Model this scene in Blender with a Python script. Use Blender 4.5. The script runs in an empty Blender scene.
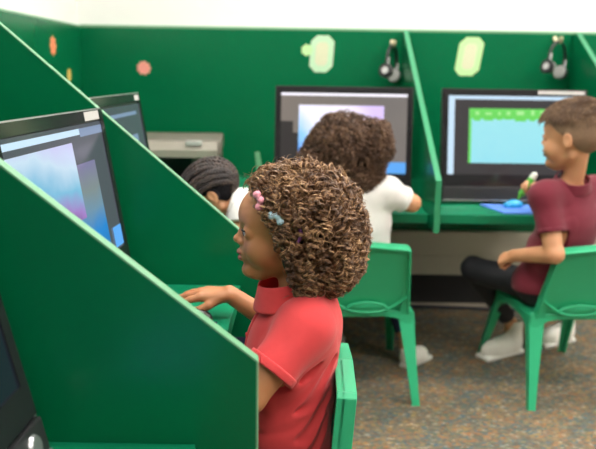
import bpy, bmesh, math, random
import numpy as np
from mathutils import Vector, Matrix
random.seed(7)
RNG = np.random.default_rng(11)
scene = bpy.context.scene
COL = scene.collection
PI = math.pi

# ------------------------------------------------------------------ helpers
def link(o, parent=None):
    COL.objects.link(o)
    if parent is not None:
        o.parent = parent
    return o

def tag(o, label=None, cat=None, group=None, kind=None):
    if label: o['label'] = label
    if cat: o['category'] = cat
    if group: o['group'] = group
    if kind: o['kind'] = kind
    return o

def thing(name, label, cat, loc=(0, 0, 0), rotz=0.0, group=None):
    o = bpy.data.objects.new(name, None)
    o.empty_display_size = .05
    o.location = loc
    o.rotation_euler = (0, 0, rotz)
    link(o)
    return tag(o, label, cat, group)

def copy_tree(o, parent=None):
    c = o.copy()
    COL.objects.link(c)
    if parent is not None:
        c.parent = parent
    for ch in [x for x in bpy.data.objects if x.parent == o]:
        copy_tree(ch, c)
    return c

def obj_from(name, verts, faces, mat, parent=None, smooth=False, fmats=None):
    me = bpy.data.meshes.new(name)
    me.from_pydata([tuple(map(float, v)) for v in verts], [], [tuple(int(i) for i in f) for f in faces])
    mats = mat if isinstance(mat, (list, tuple)) else [mat]
    for m in mats: me.materials.append(m)
    if fmats is not None:
        me.polygons.foreach_set('material_index', np.asarray(fmats, dtype=np.int32))
    if smooth:
        me.polygons.foreach_set('use_smooth', [True] * len(me.polygons))
    me.update()
    return link(bpy.data.objects.new(name, me), parent)

def bm_obj(name, bm, mat, parent=None, smooth=False):
    me = bpy.data.meshes.new(name)
    bmesh.ops.recalc_face_normals(bm, faces=bm.faces)
    bm.to_mesh(me); bm.free()
    mats = mat if isinstance(mat, (list, tuple)) else [mat]
    for m in mats: me.materials.append(m)
    if smooth:
        for p in me.polygons: p.use_smooth = True
    return link(bpy.data.objects.new(name, me), parent)

def bevel(bm, w, seg=2):
    if w > 0:
        es = [e for e in bm.edges if len(e.link_faces) == 2 and e.calc_face_angle(0) > .35]
        bmesh.ops.bevel(bm, geom=es, offset=w, segments=seg, profile=.6, affect='EDGES')

def add_box(bm, lo, hi, M=None):
    c = [(a + b) / 2 for a, b in zip(lo, hi)]
    s = [abs(b - a) for a, b in zip(lo, hi)]
    m = Matrix.Translation(c) @ Matrix.Diagonal((*s, 1))
    if M is not None: m = M @ m
    return bmesh.ops.create_cube(bm, size=1, matrix=m)

def box(name, lo, hi, mat, parent=None, bw=0.0, M=None):
    bm = bmesh.new()
    add_box(bm, lo, hi, M)
    bevel(bm, bw)
    return bm_obj(name, bm, mat, parent)

def add_prism(bm, pts, axis, a, b, M=None):
    """polygon pts (2D) extruded along axis from a to b"""
    def mk(p, t):
        v = {'x': (t, p[0], p[1]), 'y': (p[0], t, p[1]), 'z': (p[0], p[1], t)}[axis]
        v = Vector(v)
        return M @ v if M is not None else v
    va = [bm.verts.new(mk(p, a)) for p in pts]
    vb = [bm.verts.new(mk(p, b)) for p in pts]
    n = len(pts)
    bm.faces.new(va); bm.faces.new(vb[::-1])
    for i in range(n):
        bm.faces.new((va[i], vb[i], vb[(i + 1) % n], va[(i + 1) % n]))

def prism(name, pts, axis, a, b, mat, parent=None, bw=0.0, M=None):
    bm = bmesh.new()
    add_prism(bm, pts, axis, a, b, M)
    bmesh.ops.recalc_face_normals(bm, faces=bm.faces)
    bevel(bm, bw)
    return bm_obj(name, bm, mat, parent)

def tubes(name, lines, rad, mat, parent=None, sides=6, taper=1.0, closed=False, smooth=True):
    """lines: list of (n,3) arrays; one mesh of tubes"""
    V = []; Fc = []; off = 0
    for li, L in enumerate(lines):
        L = np.asarray(L, float); n = len(L)
        r = rad[li] if isinstance(rad, (list, np.ndarray)) else rad
        T = np.gradient(L, axis=0)
        if closed:
            T = np.roll(L, -1, 0) - np.roll(L, 1, 0)
        T /= np.linalg.norm(T, axis=1)[:, None] + 1e-12
        ref = np.array([.31, .17, .93])
        if abs((T @ ref)).max() > .93: ref = np.array([.9, -.4, .1])
        A = np.cross(T, ref); A /= np.linalg.norm(A, axis=1)[:, None] + 1e-9
        Bv = np.cross(T, A)
        rr = np.full(n, r) if np.isscalar(r) else np.asarray(r)
        rr = rr * np.linspace(1, taper, n)
        ang = np.arange(sides) * 2 * PI / sides
        ring = L[:, None, :] + rr[:, None, None] * (np.cos(ang)[None, :, None] * A[:, None, :] + np.sin(ang)[None, :, None] * Bv[:, None, :])
        V.append(ring.reshape(-1, 3))
        m = n if closed else n - 1
        i = np.arange(m)[:, None]; j = np.arange(sides)[None, :]
        i2 = (i + 1) % n; j2 = (j + 1) % sides
        q = np.stack([i * sides + j, i * sides + j2, i2 * sides + j2, i2 * sides + j], -1).reshape(-1, 4) + off
        Fc.append(q)
        off += n * sides
    V = np.concatenate(V); Fc = np.concatenate(Fc)
    return fast_mesh(name, V, Fc, mat, parent, smooth)

def fast_mesh(name, V, Q, mat, parent=None, smooth=True, fm=None):
    me = bpy.data.meshes.new(name)
    me.vertices.add(len(V)); me.vertices.foreach_set('co', np.asarray(V, np.float32).ravel())
    k = Q.shape[1]
    me.loops.add(len(Q) * k); me.loops.foreach_set('vertex_index', Q.astype(np.int32).ravel())
    me.polygons.add(len(Q))
    me.polygons.foreach_set('loop_start', (np.arange(len(Q)) * k).astype(np.int32))
    try:
        me.polygons.foreach_set('loop_total', np.full(len(Q), k, np.int32))
    except Exception:
        pass
    mats = mat if isinstance(mat, (list, tuple)) else [mat]
    for m in mats: me.materials.append(m)
    if fm is not None: me.polygons.foreach_set('material_index', np.asarray(fm, np.int32))
    me.update(calc_edges=True)
    me.validate()
    if smooth: me.polygons.foreach_set('use_smooth', np.ones(len(me.polygons), bool))
    return link(bpy.data.objects.new(name, me), parent)

# ------------------------------------------------------------------ materials
def new_mat(name):
    m = bpy.data.materials.new(name); m.use_nodes = True
    nt = m.node_tree
    return m, nt, nt.nodes['Principled BSDF']

def srgb(r, g, b):
    f = lambda c: (c / 255 / 12.92) if c / 255 <= .04045 else ((c / 255 + .055) / 1.055) ** 2.4
    return (f(r), f(g), f(b), 1)

def mat(name, col, rough=.5, metal=0, spec=.5, noise=0, nscale=20, bump=0, bscale=200, coat=0, sss=0, sheen=0, dist=.001):
    m, nt, b = new_mat(name)
    col = tuple(col) if len(col) == 4 else (*col, 1)
    b.inputs['Base Color'].default_value = col
    b.inputs['Roughness'].default_value = rough
    b.inputs['Metallic'].default_value = metal
    b.inputs['Specular IOR Level'].default_value = spec
    b.inputs['Coat Weight'].default_value = coat
    b.inputs['Coat Roughness'].default_value = .08
    b.inputs['Sheen Weight'].default_value = sheen
    if sss:
        b.inputs['Subsurface Weight'].default_value = sss
        b.inputs['Subsurface Radius'].default_value = (.012, .005, .003)
        b.inputs['Subsurface Scale'].default_value = .6
    tc = nt.nodes.new('ShaderNodeTexCoord')
    if noise:
        n = nt.nodes.new('ShaderNodeTexNoise'); n.inputs['Scale'].default_value = nscale; n.inputs['Detail'].default_value = 4
        r = nt.nodes.new('ShaderNodeMapRange')
        r.inputs['To Min'].default_value = 1 - noise; r.inputs['To Max'].default_value = 1 + noise
        mx = nt.nodes.new('ShaderNodeVectorMath'); mx.operation = 'SCALE'
        mx.inputs[0].default_value = col[:3]
        nt.links.new(tc.outputs['Object'], n.inputs['Vector'])
        nt.links.new(n.outputs['Fac'], r.inputs['Value'])
        nt.links.new(r.outputs['Result'], mx.inputs['Scale'])
        nt.links.new(mx.outputs[0], b.inputs['Base Color'])
    if bump:
        n = nt.nodes.new('ShaderNodeTexNoise'); n.inputs['Scale'].default_value = bscale; n.inputs['Detail'].default_value = 3
        bp = nt.nodes.new('ShaderNodeBump'); bp.inputs['Strength'].default_value = bump; bp.inputs['Distance'].default_value = dist
        nt.links.new(tc.outputs['Object'], n.inputs['Vector'])
        nt.links.new(n.outputs['Fac'], bp.inputs['Height'])
        nt.links.new(bp.outputs['Normal'], b.inputs['Normal'])
    return m

def emis(name, col, s=1.0, rough=.15):
    m, nt, b = new_mat(name)
    b.inputs['Base Color'].default_value = (.01, .01, .01, 1)
    b.inputs['Roughness'].default_value = rough
    b.inputs['Emission Color'].default_value = col
    b.inputs['Emission Strength'].default_value = s
    return m

def ramp(nt, stops, interp='LINEAR'):
    r = nt.nodes.new('ShaderNodeValToRGB'); cr = r.color_ramp; cr.interpolation = interp
    while len(cr.elements) < len(stops): cr.elements.new(.5)
    for e, (p, c) in zip(cr.elements, stops):
        e.position = p; e.color = c
    return r

def emis_grad(name, axis_rot, stops, s, scale=3.0, noise=.35, off=0.0):
    """screen picture: gradient along a direction disturbed by noise, object space"""
    m, nt, b = new_mat(name)
    b.inputs['Base Color'].default_value = (.01, .01, .01, 1); b.inputs['Roughness'].default_value = .15
    tc = nt.nodes.new('ShaderNodeTexCoord')
    dp = nt.nodes.new('ShaderNodeVectorMath'); dp.operation = 'DOT_PRODUCT'; dp.inputs[1].default_value = axis_rot
    n = nt.nodes.new('ShaderNodeTexNoise'); n.inputs['Scale'].default_value = scale * 4
    ma = nt.nodes.new('ShaderNodeMath'); ma.operation = 'MULTIPLY_ADD'; ma.inputs[1].default_value = noise
    ad = nt.nodes.new('ShaderNodeMath'); ad.operation = 'ADD'; ad.inputs[1].default_value = off
    r = ramp(nt, stops)
    nt.links.new(tc.outputs['Object'], dp.inputs[0]); nt.links.new(tc.outputs['Object'], n.inputs['Vector'])
    nt.links.new(n.outputs['Fac'], ma.inputs[0]); nt.links.new(dp.outputs['Value'], ma.inputs[2])
    nt.links.new(ma.outputs[0], ad.inputs[0]); nt.links.new(ad.outputs[0], r.inputs['Fac'])
    nt.links.new(r.outputs['Color'], b.inputs['Emission Color'])
    b.inputs['Emission Strength'].default_value = s
    return m

M_ = {}
M_['panel'] = mat('green_laminate', (.0005, .125, .046), .25, spec=.28, noise=.10, nscale=3)
M_['desk'] = mat('green_desktop', (.004, .22, .10), .33, spec=.4, noise=.06, nscale=6)
M_['edge'] = mat('pale_green_edging', (.15, .36, .20), .4, noise=.05, nscale=30)
M_['edge2'] = mat('mid_green_edging', (.035, .27, .125), .35, noise=.05, nscale=30)
M_['chair'] = mat('green_moulded_plastic', (.030, .43, .20), .34, spec=.45, bump=.15, bscale=500, dist=.0005)
M_['wall'] = mat('white_wall_paint', (.82, .81, .78), .7, noise=.02, nscale=5, bump=.1, bscale=150)
M_['wall_g'] = mat('grey_wall_paint', (.30, .29, .28), .8, noise=.02, nscale=5)
M_['ceil'] = mat('ceiling_tile', (.85, .85, .83), .8, noise=.03, nscale=60, bump=.3, bscale=90)
M_['black'] = mat('black_plastic', (.012, .012, .014), .28, spec=.5, noise=.1, nscale=40)
M_['gloss'] = mat('glossy_black_bezel', (.016, .016, .018), .12, spec=.6, noise=.05, nscale=9)
M_['darkgrey'] = mat('dark_grey_plastic', (.024, .024, .026), .35, noise=.08, nscale=30)
M_['silver'] = mat('silver_trim', (.55, .55, .56), .3, metal=.8, noise=.05, nscale=50)
M_['label'] = mat('white_sticker', (.5, .49, .47), .5, noise=.15, nscale=80)
M_['beige'] = mat('beige_panel', (.54, .50, .40), .6, noise=.06, nscale=8)
M_['basebd'] = mat('black_rubber', (.012, .011, .012), .6, noise=.1, nscale=20)
M_['printer'] = mat('taupe_printer_plastic', (.16, .14, .115), .4, noise=.05, nscale=20)
M_['printer_l'] = mat('pale_taupe_plastic', (.30, .27, .225), .35, noise=.05, nscale=20)
M_['skin_a'] = mat('brown_skin', (.50, .215, .095), .44, sss=.12, noise=.10, nscale=22, bump=.06, bscale=300)
M_['skin_b'] = mat('tan_skin', (.62, .30, .155), .48, sss=.12, noise=.08, nscale=25, bump=.06, bscale=300)
M_['lips'] = mat('lip_skin', (.34, .10, .07), .38, noise=.1, nscale=90)
M_['eyew'] = mat('eye_white', (.62, .58, .54), .15, noise=.02, nscale=50)
M_['iris'] = mat('dark_brown_iris', (.02, .008, .004), .08, noise=.2, nscale=300)
M_['brow'] = mat('dark_brow_hair', (.022, .011, .006), .6, noise=.2, nscale=300)
M_['red'] = mat('red_polo_cotton', (.70, .050, .055), .85, noise=.09, nscale=40, bump=.5, bscale=900, sheen=.15, dist=.0006)
M_['maroon'] = mat('maroon_polo_cotton', (.155, .009, .024), .85, noise=.08, nscale=40, bump=.4, bscale=900, sheen=.1, dist=.0006)
M_['white'] = mat('white_cotton', (.80, .77, .74), .85, noise=.03, nscale=30, bump=.3, bscale=700)
M_['navy'] = mat('navy_twill', (.012, .016, .055), .8, noise=.12, nscale=50, bump=.3, bscale=900)
M_['blackcl'] = mat('black_twill', (.010, .010, .014), .75, noise=.15, nscale=50, bump=.3, bscale=900)
M_['shoe'] = mat('off_white_leather', (.82, .79, .71), .5, noise=.07, nscale=60)
M_['sole'] = mat('white_rubber', (.78, .76, .70), .5, noise=.06, nscale=60)
M_['shoeg'] = mat('grey_sole_rubber', (.2, .19, .18), .6, noise=.1, nscale=60)
M_['green_m'] = mat('green_marker_plastic', (.12, .52, .07), .3, noise=.05, nscale=60)
M_['white_m'] = mat('white_cap_plastic', (.8, .82, .75), .35, noise=.03, nscale=60)
M_['bluepad'] = mat('blue_foam', (.10, .24, .72), .7, noise=.06, nscale=60)
M_['cyan'] = mat('cyan_plastic', (.03, .36, .70), .3, noise=.05, nscale=60)
M_['pink'] = mat('pink_clip_plastic', (.85, .33, .42), .35, noise=.25, nscale=160)
M_['paleblue'] = mat('pale_blue_clip', (.45, .66, .78), .3, noise=.15, nscale=160)
M_['purple'] = mat('purple_band', (.22, .06, .25), .5, noise=.1, nscale=160)
M_['p_orange'] = mat('orange_paper', (.85, .25, .11), .8, noise=.05, nscale=60)
M_['p_yellow'] = mat('yellow_paper', (.80, .52, .12), .8, noise=.05, nscale=60)
M_['p_pink'] = mat('pink_paper', (.85, .32, .26), .8, noise=.05, nscale=60)
M_['p_mint'] = mat('mint_paper', (.50, .72, .48), .8, noise=.05, nscale=60)
M_['p_lime'] = mat('lime_paper', (.50, .78, .36), .8, noise=.05, nscale=60)
M_['p_cream'] = mat('cream_print', (.66, .66, .45), .8, noise=.05, nscale=60)
M_['foam'] = mat('grey_ear_foam', (.35, .34, .33), .8, noise=.1, nscale=90)
M_['cream'] = mat('cream_plastic', (.75, .66, .45), .4, noise=.05, nscale=60)
M_['cable'] = mat('tan_cable', (.42, .36, .28), .5, noise=.05, nscale=60)
M_['bcable'] = mat('blue_black_cable', (.02, .025, .05), .4, noise=.05, nscale=60)

def hair_mat(name, c0, c1, c2, rough=.42):
    m, nt, b = new_mat(name)
    g = nt.nodes.new('ShaderNodeNewGeometry')
    r = ramp(nt, [(0, (*c0, 1)), (.55, (*c1, 1)), (1, (*c2, 1))])
    tc = nt.nodes.new('ShaderNodeTexCoord'); n = nt.nodes.new('ShaderNodeTexNoise'); n.inputs['Scale'].default_value = 28
    ad = nt.nodes.new('ShaderNodeMath'); ad.operation = 'MULTIPLY_ADD'; ad.inputs[1].default_value = .9; ad.inputs[2].default_value = -.25
    sc = nt.nodes.new('ShaderNodeMath'); sc.operation = 'MULTIPLY_ADD'; sc.inputs[1].default_value = .65
    nt.links.new(tc.outputs['Object'], n.inputs['Vector'])
    nt.links.new(n.outputs['Fac'], ad.inputs[0])
    nt.links.new(g.outputs['Random Per Island'], sc.inputs[0]); nt.links.new(ad.outputs[0], sc.inputs[2])
    nt.links.new(sc.outputs[0], r.inputs['Fac']); nt.links.new(r.outputs['Color'], b.inputs['Base Color'])
    b.inputs['Roughness'].default_value = rough
    b.inputs['Specular IOR Level'].default_value = .5
    return m
M_['hair_a'] = hair_mat('brown_curls', (.030, .013, .007), (.17, .08, .036), (.66, .40, .20), .36)
M_['hair_a0'] = mat('brown_curl_mass', (.016, .007, .004), .7, noise=.4, nscale=60, bump=1, bscale=120, dist=.004)
M_['hair_b'] = hair_mat('dark_brown_frizz', (.04, .019, .011), (.12, .062, .036), (.32, .18, .10), .5)
M_['hair_b0'] = mat('dark_frizz_mass', (.045, .022, .013), .75, noise=.35, nscale=50, bump=1, bscale=120, dist=.004)
M_['hair_c'] = hair_mat('black_braids', (.006, .004, .006), (.022, .013, .011), (.13, .075, .05), .5)
M_['hair_c0'] = mat('black_parted_hair', (.005, .004, .006), .8, spec=.2, noise=.3, nscale=90, bump=1, bscale=200, dist=.002)
M_['hair_d'] = hair_mat('boy_brown_top', (.05, .025, .014), (.16, .088, .048), (.40, .25, .14), .45)
M_['hair_d0'] = mat('close_cropped_sides', (.27, .165, .10), .75, noise=.25, nscale=120, bump=1, bscale=700, dist=.0012)

# carpet
m, nt, b = new_mat('flecked_carpet')
tc = nt.nodes.new('ShaderNodeTexCoord')
mp = nt.nodes.new('ShaderNodeMapping'); mp.inputs['Rotation'].default_value = (0, 0, .65); mp.inputs['Scale'].default_value = (1, 2.1, 1)
v = nt.nodes.new('ShaderNodeTexVoronoi'); v.inputs['Scale'].default_value = 75
r = ramp(nt, [(0, (.125, .103, .080, 1)), (.25, (.185, .145, .105, 1)), (.42, (.10, .125, .105, 1)), (.55, (.27, .135, .07, 1)), (.63, (.145, .13, .11, 1)), (.77, (.085, .125, .155, 1)), (.87, (.25, .19, .09, 1)), (.94, (.30, .27, .22, 1))], 'CONSTANT')
sp = nt.nodes.new('ShaderNodeSeparateColor')
n = nt.nodes.new('ShaderNodeTexNoise'); n.inputs['Scale'].default_value = 9; n.inputs['Detail'].default_value = 3
r2 = ramp(nt, [(.35, (.86, 1.0, 1.04, 1)), (.65, (1.36, 1.14, .90, 1))])
mx = nt.nodes.new('ShaderNodeMix'); mx.data_type = 'RGBA'; mx.blend_type = 'MULTIPLY'; mx.inputs['Factor'].default_value = 1
bp = nt.nodes.new('ShaderNodeBump'); bp.inputs['Strength'].default_value = .6; bp.inputs['Distance'].default_value = .004
L = nt.links.new
L(tc.outputs['Object'], mp.inputs['Vector']); L(mp.outputs[0], v.inputs['Vector']); L(v.outputs['Color'], sp.inputs[0])
L(sp.outputs[0], r.inputs['Fac']); L(tc.outputs['Object'], n.inputs['Vector']); L(n.outputs['Fac'], r2.inputs['Fac'])
L(r.outputs['Color'], mx.inputs['A']); L(r2.outputs['Color'], mx.inputs['B']); L(mx.outputs['Result'], b.inputs['Base Color'])
L(v.outputs['Distance'], bp.inputs['Height']); L(bp.outputs['Normal'], b.inputs['Normal'])
b.inputs['Roughness'].default_value = .95; b.inputs['Specular IOR Level'].default_value = .15
M_['carpet'] = m

# ------------------------------------------------------------------ signed distance modelling
def A3(v): return np.asarray(v, np.float32)

def cap(a, b_, ra, rb=None):
    a = A3(a); b_ = A3(b_); rb = ra if rb is None else rb
    ab = b_ - a; L2 = float(ab @ ab) + 1e-12
    def f(P):
        q = P - a
        h = np.clip(q @ ab / L2, 0, 1)
        return np.linalg.norm(q - h[:, None] * ab, axis=1) - (ra + (rb - ra) * h)
    return f

def ell(c, r, R=None):
    c = A3(c); r = A3(r)
    R = None if R is None else A3(R)
    def f(P):
        q = P - c
        if R is not None: q = q @ R
        k0 = np.linalg.norm(q / r, axis=1); k1 = np.linalg.norm(q / (r * r), axis=1)
        return k0 * (k0 - 1) / np.maximum(k1, 1e-6)
    return f

def rbox(c, h, rr, R=None):
    c = A3(c); h = A3(h) - rr
    R = None if R is None else A3(R)
    def f(P):
        q = P - c
        if R is not None: q = q @ R
        q = np.abs(q) - h
        return np.linalg.norm(np.maximum(q, 0), axis=1) + np.minimum(q.max(1), 0) - rr
    return f

def plane(p, n):
    p = A3(p); n = A3(n); n = n / np.linalg.norm(n)
    return lambda P: (P - p) @ n

def smin(a, b, k):
    if k <= 0: return np.minimum(a, b)
    h = np.maximum(k - np.abs(a - b), 0) / k
    return np.minimum(a, b) - h * h * k * .25

def smax(a, b, k): return -smin(-a, -b, k)

class Sh:
    """ordered list of union (+), subtract (-), intersect (&) operations"""
    def __init__(s): s.ops = []
    def add(s, f, k=.01): s.ops.append(('+', f, k)); return s
    def sub(s, f, k=.002): s.ops.append(('-', f, k)); return s
    def isect(s, f, k=.002): s.ops.append(('&', f, k)); return s
    def disp(s, g): s.ops.append(('d', g, 0)); return s
    def __call__(s, P):
        d = np.full(len(P), 1e3, np.float32)
        for op, f, k in s.ops:
            if op == '+': d = smin(d, f(P), k) if d[0] < 999 else f(P)
            elif op == '-': d = smax(d, -f(P), k)
            elif op == '&': d = smax(d, f(P), k)
            else: d = d + f(P)
        return d

def local(fn, O, R, s):
    """fn in head units; O origin, columns of R are forward,left,up"""
    O = A3(O); R = A3(R)
    return lambda P: s * fn(((P - O) @ R) / s)

def sdf_grid(f, lo, hi, vox, bs=6):
    lo = A3(lo); hi = A3(hi)
    nb = np.ceil((hi - lo) / (vox * bs)).astype(int)
    bc = [lo[i] + (np.arange(nb[i]) + .5) * vox * bs - vox * .5 for i in range(3)]
    G = np.stack(np.meshgrid(*bc, indexing='ij'), -1).reshape(-1, 3).astype(np.float32)
    dc = f(G)
    act = np.abs(dc) < vox * bs * .87 * 1.9 + .006
    D = np.repeat(np.repeat(np.repeat(dc.reshape(nb), bs, 0), bs, 1), bs, 2).astype(np.float32)
    Dv = D.reshape(nb[0], bs, nb[1], bs, nb[2], bs)
    idx = np.nonzero(act)[0]
    o = (np.arange(bs) - (bs - 1) / 2) * vox
    off = np.stack(np.meshgrid(o, o, o, indexing='ij'), -1).reshape(-1, 3).astype(np.float32)
    ix, iy, iz = np.unravel_index(idx, nb)
    for s in range(0, len(idx), 3000):
        e = slice(s, s + 3000)
        c = G[idx[e]]
        P = (c[:, None, :] + off[None]).reshape(-1, 3)
        vals = f(P).reshape(-1, bs, bs, bs)
        Dv[ix[e], :, iy[e], :, iz[e], :] = vals
    return D, lo

def surface_nets(D, lo, vox):
    S = D < 0
    c = np.zeros(tuple(np.array(D.shape) - 1), np.int8)
    for dx in (0, 1):
        for dy in (0, 1):
            for dz in (0, 1):
                c += S[dx:D.shape[0] - 1 + dx, dy:D.shape[1] - 1 + dy, dz:D.shape[2] - 1 + dz]
    act = (c > 0) & (c < 8)
    I = np.stack(np.nonzero(act), 1)
    vid = np.full(act.shape, -1, np.int64); vid[act] = np.arange(len(I))
    acc = np.zeros((len(I), 3)); cnt = np.zeros(len(I))
    corners = [(0, 0, 0), (1, 0, 0), (0, 1, 0), (1, 1, 0), (0, 0, 1), (1, 0, 1), (0, 1, 1), (1, 1, 1)]
    for a in range(8):
        for b_ in range(a + 1, 8):
            ca = np.array(corners[a]); cb = np.array(corners[b_])
            if abs(ca - cb).sum() != 1: continue
            va = D[I[:, 0] + ca[0], I[:, 1] + ca[1], I[:, 2] + ca[2]]
            vb = D[I[:, 0] + cb[0], I[:, 1] + cb[1], I[:, 2] + cb[2]]
            m = (va < 0) != (vb < 0)
            t = np.where(m, va / np.where(m, va - vb, 1), 0)
            acc += np.where(m[:, None], ca + t[:, None] * (cb - ca), 0); cnt += m
    V = lo + (I + acc / np.maximum(cnt, 1)[:, None]) * vox
    Q = []
    for ax in range(3):
        o = [(1, 2), (2, 0), (0, 1)][ax]
        sh = list(D.shape); sh[ax] -= 1
        sl1 = [slice(None)] * 3; sl2 = [slice(None)] * 3
        sl1[ax] = slice(0, -1); sl2[ax] = slice(1, None)
        s1 = S[tuple(sl1)]; s2 = S[tuple(sl2)]
        ch = np.stack(np.nonzero(s1 != s2), 1)
        ok = (ch[:, o[0]] > 0) & (ch[:, o[1]] > 0) & (ch[:, o[0]] < D.shape[o[0]] - 1) & (ch[:, o[1]] < D.shape[o[1]] - 1)
        ch = ch[ok]
        e1 = np.zeros(3, int); e1[o[0]] = 1; e2 = np.zeros(3, int); e2[o[1]] = 1
        g = lambda p: vid[p[:, 0], p[:, 1], p[:, 2]]
        q = np.stack([g(ch - e1 - e2), g(ch - e2), g(ch), g(ch - e1)], 1)
        inside = s1[ch[:, 0], ch[:, 1], ch[:, 2]]
        q[~inside] = q[~inside][:, ::-1]
        Q.append(q)
    Q = np.concatenate(Q); Q = Q[(Q >= 0).all(1)]
    return V, Q

def sdf_obj(name, f, lo, hi, vox, mats, parent=None, fm=None):
    D, l = sdf_grid(f, lo, hi, vox)
    V, Q = surface_nets(D, l, vox)
    fmi = None
    if fm is not None:
        fmi = fm(V[Q].mean(1))
    return fast_mesh(name, V, Q, mats, parent, True, fmi)
# ------------------------------------------------------------------ the room
XL, YB, XR, YF, ZT = -1.055, 3.69, 4.6, -3.2, 2.65
def struct(name, lo, hi, m, bw=0):
    return tag(box(name, lo, hi, m, None, bw), kind='structure')
struct('floor', (XL - .1, YF - .1, -.1), (XR + .1, YB + .1, 0), M_['carpet'])
struct('ceiling', (XL - .1, YF - .1, ZT), (XR + .1, YB + .1, ZT + .1), M_['ceil'])
struct('wall_back', (XL - .1, YB, 0), (XR + .1, YB + .1, ZT), M_['wall'])
struct('wall_left', (XL - .1, YF, 0), (XL, YB, ZT), M_['wall'])
struct('wall_right', (XR, YF, 0), (XR + .1, YB, ZT), M_['wall'])
struct('wall_front', (XL - .1, YF - .1, 0), (XR + .1, YF, ZT), M_['wall_g'])
# beige lower wall panel with a horizontal joint, black skirting, pale strip at the foot
bm = bmesh.new()
add_box(bm, (XL, YB - .06, .262), (XR, YB, .375)); add_box(bm, (XL, YB - .06, .16), (XR, YB, .254)); add_box(bm, (XL, YB - .052, .25), (XR, YB, .268))
tag(bm_obj('trim_1', bm, M_['beige']), kind='structure')
struct('baseboard_back', (XL, YB - .075, .0), (XR, YB, .16), M_['basebd'], .004)
struct('trim_2', (XL, YB - .10, .0), (XR, YB - .076, .022), M_['cable'], .004)

# ------------------------------------------------------------------ study carrels
DZ, DT = .63, .035
def edge_strip(parent, pts, y0, y1, axis, m='edge'):
    """thin banding along the open edges of a panel; pts (a,z) polyline, outward side given by order"""
    bm = bmesh.new(); t = .0022
    for (a, b_) in zip(pts[:-1], pts[1:]):
        d = Vector((b_[0] - a[0], b_[1] - a[1])).normalized(); n = Vector((d.y, -d.x)) * t
        poly = [a, b_, (b_[0] + n.x, b_[1] + n.y), (a[0] + n.x, a[1] + n.y)]
        add_prism(bm, poly, axis, y0, y1)
    bmesh.ops.recalc_face_normals(bm, faces=bm.faces)
    return bm_obj('edge_banding', bm, M_[m], parent)

XP, YP = XL + .022, YB - .022      # faces of the back panels
TOP = 1.322
# back panels on the left wall and on the back wall, one per run
p = box('back_panel', (XL + .001, -.4, .37), (XP, YB - .001, TOP), M_['panel'])
tag(p, 'green laminate backboard of the left row, carrying the orange and yellow paper flowers', 'panel')
box('edge_banding', (XL + .0005, -.4, TOP), (XP + .001, YB - .001, TOP + .007), M_['edge'], p)
p = box('back_panel', (XP + .0005, YP, .37), (2.9, YB - .001, TOP), M_['panel'])
tag(p, 'long green laminate backboard under the white wall, behind the two far computers', 'panel')
box('edge_banding', (XP + .001, YP - .001, TOP), (2.9, YB - .001, TOP + .011), M_['edge'], p)

def left_divider(y, front_z, slope, label, xf=-.053):
    xt = xf - (TOP - front_z) / slope
    pts = [(XP, .50), (xf - .0, .50), (xf, front_z), (xt, TOP), (XP, TOP)]
    o = prism('divider_panel', pts, 'y', y, y + .019, M_['panel'])
    tag(o, label, 'divider', 'dividers of the left row')
    edge_strip(o, [(xf, .50), (xf, front_z), (xt, TOP), (XP, TOP)], y - .0005, y + .0195, 'y')
    return o
left_divider(.96, .749, .79, 'large nearest green divider with pale sloping edge, in front of the red-shirted girl')
left_divider(1.748, .688, .865, 'green divider behind the red-shirted girl, hiding the braided child below its slope')

def back_divider(x, label):
    yf = 2.60
    zt = .767; slope = .548
    yt = min(YP, yf + (TOP - zt) / slope)
    pts = [(YP, .585), (yf, .585), (yf, zt), (yt, zt + (yt - yf) * slope), (YP, zt + (yt - yf) * slope)]
    pts = pts[:4] if abs(yt - YP) < 1e-6 else pts
    o = prism('divider_panel', pts, 'x', x, x + .019, M_['panel'])
    tag(o, label, 'divider', 'dividers of the back row')
    edge_strip(o, [(yt, min(TOP, zt + (yt - yf) * slope)), (yf, zt), (yf, .585)], x - .0005, x + .0195, 'x', 'edge2')
    return o
back_divider(.474, 'green sloping divider between the two far computers')
back_divider(1.272, 'green sloping divider at the right edge, behind the boy in maroon')

def desktop(name, pts, label):
    o = prism(name, pts, 'z', DZ - DT, DZ, M_['desk'], None, .003)
    return tag(o, label, 'desktop')
XF = -.135; YFR = 2.722
dk = desktop('desktop', [(XP + .001, .02), (XF, .02), (XF, .959), (XP + .001, .959)], 'green desktop in the nearest left booth, at the bottom edge of the picture')
box('support_panel', (XP + .02, .05, 0), (XF - .08, .07, DZ - DT), M_['panel'], dk)
desktop('desktop', [(XP + .001, .981), (XF, .981), (XF, 1.747), (XP + .001, 1.747)], 'green desktop under the hand of the girl in red')
desktop('desktop', [(XP + .001, 1.769), (XF, 1.769), (XF, YFR), (.473, YFR), (.473, YP - .001), (XP + .001, YP - .001)], 'green corner desktop carrying the printer and the middle computer')
desktop('desktop', [(.495, YFR), (1.271, YFR), (1.271, YP - .001), (.495, YP - .001)], 'green desktop in front of the boy in maroon')
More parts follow.
